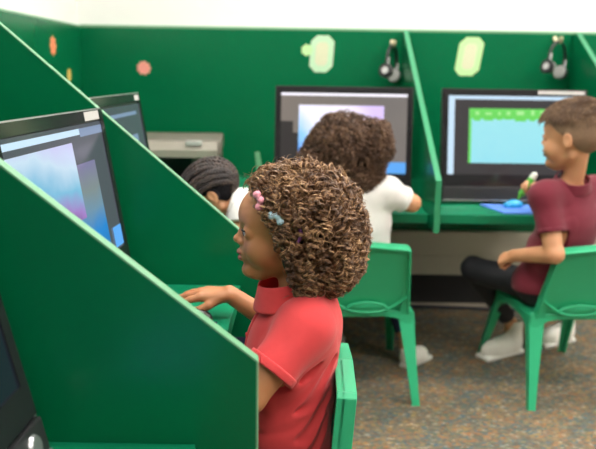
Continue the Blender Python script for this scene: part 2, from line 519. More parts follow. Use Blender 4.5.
# legs under the desktops: plain panels against the wall line
# ------------------------------------------------------------------ computers
def aio(name, label, w, h, tilt, loc, rotz, content, bar=.055, group='all-in-one computers in the booths', frame='gloss', stick=None, spk=False, rim='silver'):
    """all-in-one computer, screen faces local -y, bottom at desk"""
    t = thing(name, label, 'computer', loc, rotz, group)
    T = Matrix.Translation((0, 0, .012)) @ Matrix.Rotation(-tilt, 4, 'X')
    bm = bmesh.new(); add_box(bm, (-w / 2, .004, 0), (w / 2, .042, h), T)
    bevel(bm, .008, 3); bm_obj('housing', bm, M_['darkgrey'], t)
    bm = bmesh.new(); add_box(bm, (-w / 2 + .02, .042, .05), (w / 2 - .02, .056, h - .05), T); bevel(bm, .006)
    bm_obj('rear_cover', bm, M_['black'], t)
    # front bezel ring
    bz = .021
    bm = bmesh.new()
    add_box(bm, (-w / 2 + .001, -.002, bar), (-w / 2 + bz, .006, h - .001), T)
    add_box(bm, (w / 2 - bz, -.002, bar), (w / 2 - .001, .006, h - .001), T)
    add_box(bm, (-w / 2 + bz, -.002, h - bz * 1.15), (w / 2 - bz, .006, h - .001), T)
    add_box(bm, (-w / 2 + bz, -.002, bar), (w / 2 - bz, .006, bar + .045), T)
    bz_o = bm_obj('bezel', bm, M_[frame], t)
    if stick:
        box('sticker', (stick[0], -.0026, stick[2]), (stick[1], -.0019, stick[3]), M_['label'], bz_o, 0, T)
    # thin bright rim round the case
    bm = bmesh.new(); r_ = .0022
    add_box(bm, (-w / 2 - r_, .001, h - .002), (w / 2 + r_, .012, h + r_), T)
    add_box(bm, (-w / 2 - r_, .001, 0), (-w / 2 + .001, .012, h), T); add_box(bm, (w / 2 - .001, .001, 0), (w / 2 + r_, .012, h), T)
    bm_obj('case_rim', bm, M_[rim], t)
    # speaker bar and its bright lower line
    sb = box('speaker_bar', (-w / 2 + .004, -.008, .004), (w / 2 - .004, .006, bar - .003), M_['darkgrey'], t, .004, T)
    box('trim_line', (-w / 2 + .006, -.0105, .001), (w / 2 - .006, -.007, .006), M_['silver'], sb, 0, T)
    for sx in ((-1, 1) if spk else ()):
        bm = bmesh.new()
        bmesh.ops.create_cone(bm, cap_ends=True, segments=24, radius1=.017, radius2=.014, depth=.005,
                              matrix=T @ Matrix.Translation((sx * (w / 2 - .045), -.0095, bar / 2)) @ Matrix.Rotation(PI / 2, 4, 'X'))
        bm_obj('speaker', bm, M_['silver'], sb)
    # screen: base plane plus picture areas, all in one mesh
    V = []; Fq = []; FM = []; ms = []
    for k, (u0, v0, u1, v1, mn) in enumerate(content):
        y = -.0004 - .0003 * k + .001
        i = len(V)
        for (u, v_) in ((u0, v0), (u1, v0), (u1, v1), (u0, v1)):
            V.append(T @ Vector((u, y, v_)))
        Fq.append((i, i + 1, i + 2, i + 3))
        if mn not in ms: ms.append(mn)
        FM.append(ms.index(mn))
    obj_from('screen', V, Fq, [M_[q] for q in ms], t, False, FM)
    # rear stand with foot
    bm = bmesh.new(); add_box(bm, (-.09, .056, .10), (.09, .075, .2), T); add_box(bm, (-.10, .05, 0), (.10, .17, .008)); add_box(bm, (-.07, .09, .004), (.07, .125, .16))
    bevel(bm, .003); bm_obj('stand', bm, M_['black'], t)
    return t

S = 1.0
M_['s_white'] = emis('screen_white', (.93, .90, 1.0, 1), 1.25)
M_['s_bar'] = emis('screen_pale_blue_bar', (.62, .82, 1.0, 1), 1.0)
M_['s_bar2'] = emis('screen_blue_grey_bar', (.22, .30, .46, 1), 1.0)
M_['s_taupe'] = emis_grad('screen_taupe_page', (1, 0, 0), [(0, (.24, .20, .17, 1)), (.5, (.19, .17, .16, 1)), (1, (.33, .28, .24, 1))], 1, 1, .3, .2)
M_['s_dark'] = emis('screen_dark_page', (.045, .040, .043, 1), 1)
M_['s_patch_and_reflection'] = emis('screen_patch_and_reflection', (.035, .03, .03, 1), 1)  # dark picture patch; on the middle screen a painted reflection of the child
M_['s_blue'] = emis('screen_sky_blue', (.12, .42, .95, 1), 1)
M_['s_cyan'] = emis_grad('screen_cyan_game', (0, 0, 1.6), [(0, (.28, .72, .86, 1)), (.5, (.34, .78, .85, 1)), (1, (.50, .86, .90, 1))], 1.05, 5, .2, -.1)
M_['s_green'] = emis('screen_green_game', (.16, .72, .12, 1), 1.0)
M_['s_lgreen'] = emis('screen_light_green_game', (.42, .86, .32, 1), 1.0)
M_['s_page'] = emis('screen_grey_page', (.075, .085, .105, 1), 1)
M_['s_pic'] = emis_grad('screen_snow_picture', (.5, 0, 3.6), [(0, (.06, .05, .12, 1)), (.18, (.40, .22, .60, 1)), (.34, (.22, .55, .78, 1)), (.5, (.62, .80, .95, 1)), (.75, (.62, .50, .92, 1)), (1, (.22, .16, .48, 1))], .95, 3, .22, -.75)
M_['s_pic2'] = emis_grad('screen_sea_picture', (.2, 0, 3.2), [(0, (.01, .12, .42, 1)), (.3, (.02, .26, .72, 1)), (.45, (.18, .32, .45, 1)), (.6, (.24, .29, .30, 1)), (.8, (.24, .22, .40, 1)), (1, (.30, .24, .52, 1))], .9, 2, .3, -.4)
M_['s_pica'] = emis_grad('screen_pale_picture', (2.2, 0, 1.8), [(0, (.05, .25, .85, 1)), (.22, (.30, .62, 1, 1)), (.36, (.86, .86, 1, 1)), (.8, (.93, .86, 1, 1)), (1, (.70, .55, .95, 1))], 1.15, 2, .25, -.02)
M_['s_off'] = emis('screen_deep_blue_idle', (.002, .010, .018, 1), 1)

cA = [(-.249, .10, .249, .414, 's_taupe'), (-.249, .402, .249, .412, 's_white'), (-.249, .100, -.20, .30, 's_patch_and_reflection'), (-.20, .100, -.175, .255, 's_patch_and_reflection'),  # dark blocks at left paint the seated child's reflection into the screen
      (-.178, .118, .158, .365, 's_pica'), (-.249, .100, -.15, .130, 's_bar'), (.17, .098, .249, .145, 's_blue')]
aio('all_in_one_computer', 'widescreen computer with a pale picture on screen, behind the big frizzy brown hair', .54, .437, math.radians(8.5), (.172, 2.985, DZ), math.radians(-3), cA, rim='darkgrey')
cB = [(-.259, .10, .259, .414, 's_dark'), (-.259, .398, .259, .412, 's_bar'), (-.259, .10, -.235, .412, 's_bar'), (-.178, .150, .20, .363, 's_cyan'),
      (-.178, .322, .20, .363, 's_green'), (-.178, .150, -.168, .363, 's_green')]
rr = random.Random(3)
u = -.16
while u < .2:
    wd = rr.uniform(.02, .05)
    cB.append((u, rr.uniform(.308, .320), min(u + wd, .2), .330, 's_green'))
    cB.append((u + .006, .338, min(u + wd * .8, .2), .338 + rr.uniform(.008, .02), 's_lgreen')); u += wd + .012
aio('all_in_one_computer', 'black computer showing a green and cyan game, in front of the boy in maroon', .565, .437, math.radians(8.5), (.842, 2.955, DZ), math.radians(1), cB, bar=.06, rim='darkgrey', stick=(.09, .275, .420, .434))
c1 = [(-.249, .10, .249, .382, 's_page'), (-.249, .362, .11, .374, 's_bar'), (.11, .357, .249, .374, 's_bar2'), (-.249, .11, .165, .305, 's_pic2'), (-.249, .20, .055, .350, 's_pic'), (-.249, .20, -.15, .25, 's_patch_and_reflection'), (.19, .105, .245, .15, 's_blue')]
aio('all_in_one_computer', 'glossy black computer with a violet and blue picture, facing the girl in red', .54, .408, math.radians(9.5), (-.392, 1.432, DZ), PI / 2 - math.radians(3.5), c1, stick=(.150, .240, .386, .405))
c2 = [(-.249, .10, .249, .395, 's_page'), (-.249, .365, .20, .375, 's_bar2'), (-.15, .13, .17, .31, 's_bar2')]
aio('all_in_one_computer', 'dim-screened black computer behind the second divider, beside the printer', .54, .425, math.radians(9.5), (-.425, 2.055, DZ), PI / 2 - math.radians(1.5), c2, stick=(.20, .250, .404, .420))
c0 = [(-.249, .10, .249, .41, 's_off'), (-.249, .40, .249, .408, 's_off')]
aio('all_in_one_computer', 'dark idle computer cut off by the lower left corner of the picture', .54, .437, math.radians(13.4), (-.326, .640, DZ), PI / 2 - math.radians(1), c0, spk=True)

# ------------------------------------------------------------------ printer
pr = thing('printer', 'taupe multifunction printer in the back left corner of the green desk', 'printer', (-.555, 3.16, DZ), math.radians(4))
bm = bmesh.new(); add_box(bm, (-.23, -.17, 0), (.23, .2, .05)); add_box(bm, (-.23, -.02, .05), (.23, .2, .165)); add_box(bm, (.12, -.17, .05), (.23, -.02, .165)); add_box(bm, (-.23, -.17, .05), (-.14, -.02, .165))
bevel(bm, .006); bm_obj('body', bm, M_['printer'], pr)
box('scanner_lid', (-.235, -.18, .168), (.235, .2, .232), M_['printer'], pr, .014)
bm = bmesh.new(); add_prism(bm, [(-.205, .166), (-.205, .195), (-.185, .226), (-.16, .226), (-.16, .166)], 'x', -.22, .22)
bevel(bm, .004); cp = bm_obj('control_panel', bm, M_['printer_l'], pr)
box('display', (.10, -.204, .214), (.16, -.184, .2295), M_['label'], cp, .001)
box('output_tray', (-.13, -.23, .052), (.11, -.02, .062), M_['black'], pr, .003)
box('paper_slot', (-.135, -.024, .064), (.115, -.016, .160), M_['black'], pr)

# ------------------------------------------------------------------ paper shapes
def paper_shape(name, label, pts, plane_, off, m, inner=None, group=None):
    ax = 'y' if plane_ == 'y' else 'x'
    a, b_ = (off - .0012, off) if ax == 'y' else (off, off + .0012)
    o = prism(name, pts, ax, a, b_, m)
    tag(o, label, 'paper decoration', group)
    if inner:
        a, b_ = (off - .0018, off - .0012) if ax == 'y' else (off + .0012, off + .0018)
        prism('printed_center', inner, ax, a, b_, M_['p_cream'], o)
    return o
def flower(cx, cz, r, n=8, dpt=.16, sx=1):
    return [(cx + sx * r * (1 + dpt * math.cos(n * t)) * math.cos(t), cz + r * (1 + dpt * math.cos(n * t)) * math.sin(t)) for t in [2 * PI * i / 64 for i in range(64)]]
paper_shape('paper_flower', 'orange paper flower on the left backboard, high near the corner', flower(3.25, 1.222, .037), 'x', XP, M_['p_orange'], group='paper flowers')
paper_shape('paper_flower', 'small yellow paper flower on the left backboard below the orange one', flower(3.46, 1.102, .027), 'x', XP, M_['p_yellow'], group='paper flowers')
paper_shape('paper_flower', 'pink paper flower on the back board above the printer', flower(-.74, 1.138, .031, 9, .12), 'y', YP, M_['p_pink'], group='paper flowers')
def octa(cx, cz, w, h, sk=0, c=.028):
    w /= 2; h /= 2
    P = [(-w + c, -h), (w - c, -h), (w, -h + c), (w, h - c), (w - c, h), (-w + c, h), (-w, h - c), (-w, -h + c)]
    return [(cx + x + sk * z, cz + z) for x, z in P]
paper_shape('paper_number', 'pale mint paper cutout with a small flower at its left, above the middle computer', octa(.100, 1.215, .11, .17, .06), 'y', YP, M_['p_mint'], octa(.100, 1.215, .06, .11, .06, .015))
paper_shape('paper_flower', 'small pale flower tucked at the left edge of the mint paper cutout', flower(.030, 1.232, .026, 7, .1), 'y', YP - .0013, M_['p_lime'], group='paper flowers')
paper_shape('paper_number', 'lime green eight-sided paper cutout above the right computer', octa(.795, 1.213, .115, .178, .14), 'y', YP, M_['p_lime'], octa(.795, 1.213, .06, .12, .14, .015))

# ------------------------------------------------------------------ headphones hung on hooks
def headphones(loc, rotz, tilt, label):
    t = thing('headphones', label, 'headphones', loc, rotz, 'headphones hanging on the back board')
    R = Matrix.Rotation(tilt, 4, 'Y')
    hook = [(0, .05, .004), (0, -.03, 0), (0, -.036, .012)]
    th = np.linspace(-.15 * PI, 1.15 * PI, 30)
    band = [tuple(R @ Vector((.062 * math.cos(a), -.012, -.085 + .080 * math.sin(a)))) for a in th]
    tubes('headband', [np.array(band)], .0065, M_['black'], t, 8)
    for s in (-1, 1):
        c = R @ Vector((s * .056, -.012, -.135))
        Mx = Matrix.Translation(c) @ R @ Matrix.Rotation(PI / 2, 4, 'Y')
        bm = bmesh.new(); bmesh.ops.create_cone(bm, cap_ends=True, segments=28, radius1=.034, radius2=.030, depth=.024, matrix=Mx)
        bevel(bm, .005); ec = bm_obj('ear_cup', bm, M_['black'], t)
        Mx = Matrix.Translation(R @ Vector((s * .042, -.012, -.135))) @ R @ Matrix.Rotation(PI / 2, 4, 'Y')
        bm = bmesh.new(); bmesh.ops.create_cone(bm, cap_ends=True, segments=28, radius1=.030, radius2=.030, depth=.014, matrix=Mx)
        bevel(bm, .004); bm_obj('ear_cushion', bm, M_['foam'], ec)
        Mx = Matrix.Translation(R @ Vector((s * .0695, -.012, -.135))) @ R @ Matrix.Rotation(PI / 2, 4, 'Y')
        bm = bmesh.new(); bmesh.ops.create_cone(bm, cap_ends=True, segments=20, radius1=.016, radius2=.014, depth=.003, matrix=Mx)
        bm_obj('cap_disc', bm, M_['silver'], ec)
        # silver slider on the band
        q = [tuple(R @ Vector((s * .0605, -.020, -.075 - .03 * k))) for k in (0, .5, 1)]
        tubes('slider', [np.array(q)], .004, M_['silver'], t, 6)
    return t
def hook(loc, label):
    o = tubes('wall_hook', [np.array([(loc[0], loc[1], loc[2] + .016), (loc[0], loc[1] - .028, loc[2] - .004), (loc[0] , loc[1] - .086, loc[2] - .006), (loc[0], loc[1] - .092, loc[2] + .014)])], .009, M_['cream'], None, 8)
    return tag(o, label, 'hook')
hook((.428, YP, 1.262), 'cream hook holding the headphones left of the middle divider')
headphones((.418, YP - .065, 1.262), math.radians(62), math.radians(12), 'black headphones hanging above the right corner of the middle computer')
hook((1.190, YP, 1.290), 'cream hook holding the headphones above the boy')
headphones((1.189, YP - .062, 1.288), math.radians(38), math.radians(14), 'black headphones hanging above the head of the boy in maroon')

# ------------------------------------------------------------------ mice, pad, small things
def mouse(loc, rotz, label, m, s=1.0):
    t = thing('computer_mouse', label, 'mouse', loc, rotz)
    f = Sh().add(ell((0, 0, .006), (.030 * s, .048 * s, .026 * s))).isect(plane((0, 0, 0), (0, 0, -1)), .004)
    sdf_obj('shell', f, (-.04, -.06, -.01), (.04, .06, .04), .002, m, t)
    tubes('scroll_wheel', [np.array([(-.003, .026 * s, .027 * s), (.003, .026 * s, .027 * s)])], .005, M_['darkgrey'], t, 10)
    return t
mouse((-.208, 1.476, DZ), math.radians(84), 'small black mouse under the right hand of the girl in red', M_['black'], .8)
c = np.array([(-.235, 1.505, .641), (-.27, 1.512, .634), (-.31, 1.50, .634), (-.36, 1.53, .634), (-.39, 1.58, .634), (-.36, 1.63, .634)])
tag(tubes('mouse_cable', [c], .002, M_['black'], None, 6), 'thin black cable running from the mouse of the girl in red', 'cable')
tag(box('mouse_pad', (-.25, 1.34, DZ + .0003), (-.160, 1.468, DZ + .003), M_['navy'], None, .001), 'dark blue mouse pad beside the small black mouse', 'mouse pad')
tag(box('mouse_pad', (-.30, .42, DZ + .0003), (-.155, .74, DZ + .004), M_['bluepad'], None, .001), 'unseen blue pad on the nearest left desktop, added for its reflection in the large divider', 'mouse pad')  # added out of view to give the large divider a bluish sheen
tag(prism('mouse_pad', [(.705, 2.925), (.755, 2.738), (1.01, 2.738), (1.03, 2.92)], 'z', DZ + .0003, DZ + .006, M_['bluepad'], None, .002), 'bright blue foam pad on the desk of the boy', 'mouse pad')
mouse((.822, 2.865, DZ + .0065), math.radians(110), 'cyan mouse on the bright blue pad', M_['cyan'], .85)
bm = bmesh.new()
add_prism(bm, [(-.172, .63), (-.112, .63), (-.118, .645), (-.142, .73), (-.158, .815), (-.176, .815), (-.168, .73)], 'y', 3.02, 3.028)
add_box(bm, (-.172, 2.98, .63), (-.112, 3.07, .634))
bevel(bm, .001)
tag(bm_obj('desk_stand', bm, M_['edge']), 'small pale green upright stand at the left side of the middle computer', 'stand')
c = []
for i in range(30):
    t_ = i / 29; c.append((.45 + t_ * 1.1, 3.56 + .015 * math.sin(t_ * 9), .013 + .0 * t_))
tag(tubes('floor_cable', [np.array(c)], .006, M_['bcable'], None, 8), 'dark cable lying on the carpet along the foot of the back wall', 'cable')

# ------------------------------------------------------------------ chairs
def loft_rect(bm, secs):
    """secs: list of (centre, half_x, half_y) horizontal rectangles"""
    rings = []
    for c_, hx, hy in secs:
        rings.append([bm.verts.new((c_[0] + sx * hx, c_[1] + sy * hy, c_[2])) for sx, sy in ((-1, -1), (1, -1), (1, 1), (-1, 1))])
    for a, b_ in zip(rings[:-1], rings[1:]):
        for i in range(4): bm.faces.new((a[i], a[(i + 1) % 4], b_[(i + 1) % 4], b_[i]))
    bm.faces.new(rings[0][::-1]); bm.faces.new(rings[-1])

def make_chair(label, loc, rotz, sc=1.0, ly=.105):
    t = thing('school_chair', label, 'chair', loc, rotz, 'green plastic school chairs')
    t.scale = (sc, sc, sc)
    g = M_['chair']
    # legs: tapered, splayed, L shaped cross section
    for sx in (-1, 1):
        for sy in (-1, 1):
            top = Vector((sx * .142, -.175 if sy < 0 else .135, .300)); foot = Vector((sx * .172, -.272 if sy < 0 else .262, .0))
            bm = bmesh.new()
            n = 6; w0, w1 = .028, .013
            secs = []; secs2 = []
            for i in range(n + 1):
                k = i / n; c_ = foot.lerp(top, k); w = w1 + (w0 - w1) * k ** 1.3
                secs.append(((c_.x - sx * 0, c_.y + sy * w * .55, c_.z), w, .0045))
                secs2.append(((c_.x + sx * (w - .0045), c_.y, c_.z), .0045, w * .75))
            loft_rect(bm, secs); loft_rect(bm, secs2)
            bevel(bm, .0015, 1)
            bm_obj('leg', bm, g, t)
    # seat: dished, rolled front edge
    f = Sh().add(rbox((0, .0, .307), (.166, .195, .016), .014)).sub(ell((0, .0, .365), (.17, .20, .058)), .02)
    f.sub(plane((0, .165, .31), (0, -.35, -.9)) if False else ell((0, .30, .26), (.2, .1, .02)), .01)
    sdf_obj('seat', f, (-.18, -.21, .27), (.18, .21, .34), .0045, g, t)
    # skirts: arched apron on all four sides
    def arch(x0, x1, zt, drop, n=14):
        pts = [(x0, zt), (x1, zt)]
        for i in range(n + 1):
            k = i / n; a = PI * k
            pts.append((x1 + (x0 - x1) * (.5 - .5 * math.cos(a) * 1.0), zt - drop * (.22 + .78 * abs(math.cos(a)) ** 5)))
        return pts
    bm = bmesh.new()
    for sx in (-1, 1):
        add_prism(bm, arch(-.20, .155, .312, .10), 'x', sx * .166 - .003, sx * .166 + .003)
    add_prism(bm, arch(-.166, .166, .318, .085), 'y', -.203, -.197)
    add_prism(bm, arch(-.166, .166, .306, .10), 'y', .150, .156)
    bmesh.ops.recalc_face_normals(bm, faces=bm.faces); bevel(bm, .001, 1)
    bm_obj('apron', bm, g, t)
    # backrest: leaning plate with raised rim, peaked top and scoop lip
    lean = math.atan2(ly, .262)
    B = Matrix.Translation((0, -.185, .312)) @ Matrix.Rotation(lean, 4, 'X')
    pts = [(-.150, 0), (.150, 0), (.146, .06), (.128, .268), (.118, .276), (0, .288), (-.118, .276), (-.128, .268), (-.146, .06)]
    br = prism('backrest', pts, 'y', -.004, .004, g, t, .0015, B)
    def tr(L): return np.array([tuple(B @ Vector(p_)) for p_ in L])
    bm = bmesh.new()
    ring = pts[1:] + [pts[0]]
    for a, b_ in zip(ring[:-1], ring[1:]):
        d = Vector((b_[0] - a[0], b_[1] - a[1])).normalized(); n_ = Vector((-d.y, d.x)) * .007
        add_prism(bm, [a, b_, (b_[0] + n_.x, b_[1] + n_.y), (a[0] + n_.x, a[1] + n_.y)], 'y', -.022, .012, B)
    bmesh.ops.recalc_face_normals(bm, faces=bm.faces); bevel(bm, .001, 1)
    bm_obj('rim', bm, g, br)
    lip = tr([(-.140, -.013, .075), (-.110, -.016, .052), (-.075, -.020, .026), (-.045, -.023, .017), (0, -.024, .014), (.045, -.023, .017), (.075, -.020, .026), (.110, -.016, .052), (.140, -.013, .075)])
    arc2 = tr([(-.075, -.020, .028), (-.05, -.018, .045), (0, -.016, .054), (.05, -.018, .045), (.075, -.020, .028)])
    tubes('scoop_lip', [lip, arc2], .0052, g, br, 6)
    f = Sh().add(ell((0, -.014, .033), (.07, .010, .020)))
    o = sdf_obj('handle_scoop', f, (-.09, -.04, 0), (.09, .02, .07), .003, g, br)
    o.data.transform(B)
    # short posts joining the backrest to the seat
    for sx in (-1, 1):
        bm = bmesh.new(); loft_rect(bm, [((sx * .136, -.187, .29), .02, .012), ((sx * .130, -.187 - ly * .3, .40), .010, .007)])
        bevel(bm, .002, 1); bm_obj('back_post', bm, g, t)
    return t
make_chair('green plastic chair under the girl in the white shirt, middle of the room', (.232, 2.735, 0), math.radians(3))
make_chair('green plastic chair under the boy in maroon, at the right edge', (.960, 2.735, 0), math.radians(5))
make_chair('pale-lit green chair behind the back of the girl in red', (-.128, 1.33, 0), math.radians(90), 1.02, .020)
# ------------------------------------------------------------------ people
def head_fn(P, ear=1.0):
    """head in units of its own height; +x forward, +y left, z up, chin at 0"""
    E = lambda c, r: ell(c, r)(P)
    d = E((-.05, 0, .63), (.445, .365, .375))
    d = smin(d, E((.15, 0, .63), (.315, .30, .27)), .12)
    d = smin(d, E((.15, 0, .33), (.285, .25, .29)), .12)
    d = smin(d, cap((.27, 0, .095), (-.04, .19, .24), .085, .07)(P), .08)
    d = smin(d, cap((.27, 0, .095), (-.04, -.19, .24), .085, .07)(P), .08)
    d = smin(d, E((.368, 0, .098), (.080, .088, .072)), .06)
    for s in (1, -1):
        d = smin(d, E((.245, s * .16, .32), (.155, .125, .135)), .08)       # cheek
        d = smin(d, cap((.37, s * .05, .565), (.33, s * .19, .575), .03, .03)(P), .06)  # brow ridge
        d = smax(d, -E((.465, s * .150, .500), (.090, .085, .055)), .05)     # eye socket
        d = smin(d, E((.350, s * .147, .495), (.083, .088, .080)), .02)      # lids
        d = smax(d, -E((.450, s * .150, .490), (.07, .064, .027)), .008)      # opening
    d = smin(d, cap((.425, 0, .50), (.472, 0, .415), .022, .033)(P), .05)    # nose
    d = smin(d, E((.483, 0, .402), (.040, .043, .035)), .03)
    for s in (1, -1):
        d = smin(d, E((.445, s * .047, .380), (.040, .035, .030)), .02)
        d = smax(d, -E((.472, s * .026, .352), (.018, .013, .014)), .01)
    d = smin(d, E((.405, 0, .27), (.055, .115, .090)), .05)                  # muzzle
    d = smin(d, E((.455, 0, .280), (.040, .085, .028)), .018)                # upper lip
    d = smin(d, E((.445, 0, .222), (.040, .072, .030)), .018)                # lower lip
    d = smax(d, -E((.492, 0, .251), (.040, .095, .007)), .012)
    for s in (1, -1):                                                       # ears
        a = .18
        R = np.array([[math.cos(a), 0, math.sin(a)], [0, 1, 0], [-math.sin(a), 0, math.cos(a)]])
        e = ell((-.045, s * .372, .47), (.075, .030, .110), R)(P)
        e = smax(e, -ell((-.035, s * .405, .485), (.045, .022, .070), R)(P), .015)
        e = smin(e, ell((-.03, s * .365, .375), (.032, .022, .035))(P), .02)
        d = smin(d, e, .02)
    return d

def frame(F, up=(0, 0, 1)):
    F = Vector(F).normalized(); U = Vector(up); L = U.cross(F).normalized(); U = F.cross(L)
    return np.array([list(F), list(L), list(U)]).T      # columns forward,left,up

class Head:
    def __init__(s, O, F, up, size):
        s.O = np.array(O); s.R = frame(F, up); s.s = size
    def w(s, p): return s.O + s.R @ (np.array(p) * s.s)
    def sdf(s): return local(head_fn, s.O, s.R, s.s)
    def loc(s, P): return ((P - s.O) @ s.R) / s.s

def eyes(h, parent, sides=(1, -1)):
    for sd in sides:
        c = h.w((.352, sd * .148, .494))
        bm = bmesh.new()
        Mx = Matrix.Translation(c) @ Matrix([list(r) for r in h.R]).to_4x4() @ Matrix.Diagonal((h.s * .079, h.s * .079, h.s * .075, 1))
        bmesh.ops.create_uvsphere(bm, u_segments=24, v_segments=16, radius=1, matrix=Mx)
        o = bm_obj('eyeball', bm, M_['eyew'], parent, True)
        gz = Vector((h.R @ np.array([.93, sd * .05, -.20]))).normalized()
        q = gz.to_track_quat('Z', 'Y').to_matrix().to_4x4()
        bm = bmesh.new()
        bmesh.ops.create_uvsphere(bm, u_segments=20, v_segments=10, radius=h.s * .040, matrix=Matrix.Translation(Vector(c) + gz * h.s * .0495) @ q @ Matrix.Diagonal((1, 1, .85, 1)))
        bm_obj('iris', bm, M_['iris'], o, True)
        # upper lashes
        L = [h.w((.354 + .086 * math.cos(a) * .98, sd * (.148 + .086 * math.sin(a)), .506 + .012 * math.cos(a))) for a in np.linspace(-.75, .85, 9)]
        tubes('eyelashes', [np.array(L)], h.s * .0085, M_['brow'], o, 5)
        L = [h.w(p_) for p_ in ((.425, sd * .062, .592), (.415, sd * .105, .612), (.392, sd * .160, .618), (.355, sd * .205, .610), (.315, sd * .240, .590))]
        tubes('eyebrow', [np.array(L)], np.array([.006, .012, .013, .010, .004]) * h.s, M_['brow'], parent, 6) if False else tubes('eyebrow', [np.array(L)], h.s * .0115, M_['brow'], parent, 6, .5)

def hand_ops(sh, W, f, n, t, L, curls, thumb=(.2, .3), spread=.05, vis=None, tfold=.45):
    """W wrist, f forward, n back-of-hand normal, t thumb side; curls per finger (index..little) in radians per joint"""
    f = np.array(Vector(f).normalized()); n = np.array(n) - f * np.dot(n, f); n = n / np.linalg.norm(n)
    t = np.array(t) - f * np.dot(t, f) - n * np.dot(t, n); t = t / np.linalg.norm(t)
    W = np.array(W, float); Wd = .36 * L
    kn = []
    for i in range(4):
        a = (.5 - i / 3)
        kn.append(W + f * L * (.50 - .035 * abs(i - 1)) + t * Wd * a * .95 - n * .006 * abs(a))
    base = [W + t * L * .13 * (.5 - i / 3) * 2 * .8 for i in range(4)]
    for i in range(4):
        sh.add(cap(base[i], kn[i], L * .088, L * .078), L * .07)
    fl = [.40, .45, .42, .33]
    tips = []
    for i in range(4):
        p = kn[i].copy(); ang = 0; r = L * (.068 if i < 3 else .058)
        dirs = f + t * spread * (1.5 - i)
        dirs /= np.linalg.norm(dirs)
        pts = [p]
        for j, ph in enumerate((.46, .30, .24)):
            ang += curls[i] * (1.0 if j == 0 else 1.15)
            d = dirs * math.cos(ang) - n * math.sin(ang)
            p = p + d * L * fl[i] * ph
            pts.append(p)
        for j in range(3):
            sh.add(cap(pts[j], pts[j + 1], r * (1 - .09 * j), r * (1 - .09 * (j + 1))), L * (.035 if j == 0 else .012))
        tips.append(pts)
    b = W + f * L * .14 + t * L * .12 - n * L * .03
    c1 = b + (f * .70 + t * .62 - n * tfold) * L * .24
    d2 = f * math.cos(thumb[0]) + t * .35 * math.cos(thumb[1]) - n * (math.sin(thumb[0]) + .15)
    d2 = d2 / np.linalg.norm(d2)
    c2 = c1 + d2 * L * .17
    d3 = f * math.cos(thumb[1]) - t * math.sin(thumb[1]) * .8 - n * math.sin(thumb[0]); d3 /= np.linalg.norm(d3)
    c3 = c2 + d3 * L * .14
    sh.add(cap(b, c1, L * .095, L * .075), L * .08)
    sh.add(cap(c1, c2, L * .074, L * .066), L * .02)
    sh.add(cap(c2, c3, L * .066, L * .056), L * .012)
    return tips, c3

def folds(amp, k=38, seed=0, dirs=None):
    r = np.random.default_rng(seed)
    W = [(r.normal(size=3), r.uniform(0, 6), r.uniform(.6, 1.5)) for _ in range(5)]
    def g(P):
        d = np.zeros(len(P), np.float32)
        wob = np.sin(P[:, 0] * 23 + 1.3) * .5 + np.sin(P[:, 2] * 19 + P[:, 1] * 15) * .6
        for w, ph, s in W:
            w = w / np.linalg.norm(w)
            d += np.sin((P @ w.astype(np.float32)) * k * s + ph + wob * 1.3).astype(np.float32)
        d = d / 3
        return (d - .55 * np.abs(np.sin(d * 2.4 + P[:, 2] * 11)) + .3) * amp
    return g

def dirfold(amp, pts):
    """local ridges: list of (a,b,radius) gentle creases"""
    fs = [cap(a, b_, 0) for a, b_, _ in pts]; rs = [r for _, _, r in pts]
    def g(P):
        d = np.zeros(len(P), np.float32)
        for j in range(0, len(fs), 2):
            r = rs[j]; q = smin(fs[j](P), fs[j + 1](P), .012) ; d += amp * np.exp(-(q / r) ** 2) - .6 * amp * np.exp(-((q - 2.0 * r) / r) ** 2)
        return d
    return g

def skirt(c0, c1, r0, r1, th, cut0, cut1, n):
    """open band: shell around a tapered capsule between two planes"""
    f = cap(c0, c1, r0, r1); p0 = plane(cut0, n); p1 = plane(cut1, n)
    def g(P):
        d = np.abs(f(P)) - th
        return smax(smax(d, -p0(P), .003), p1(P), .003)
    return g

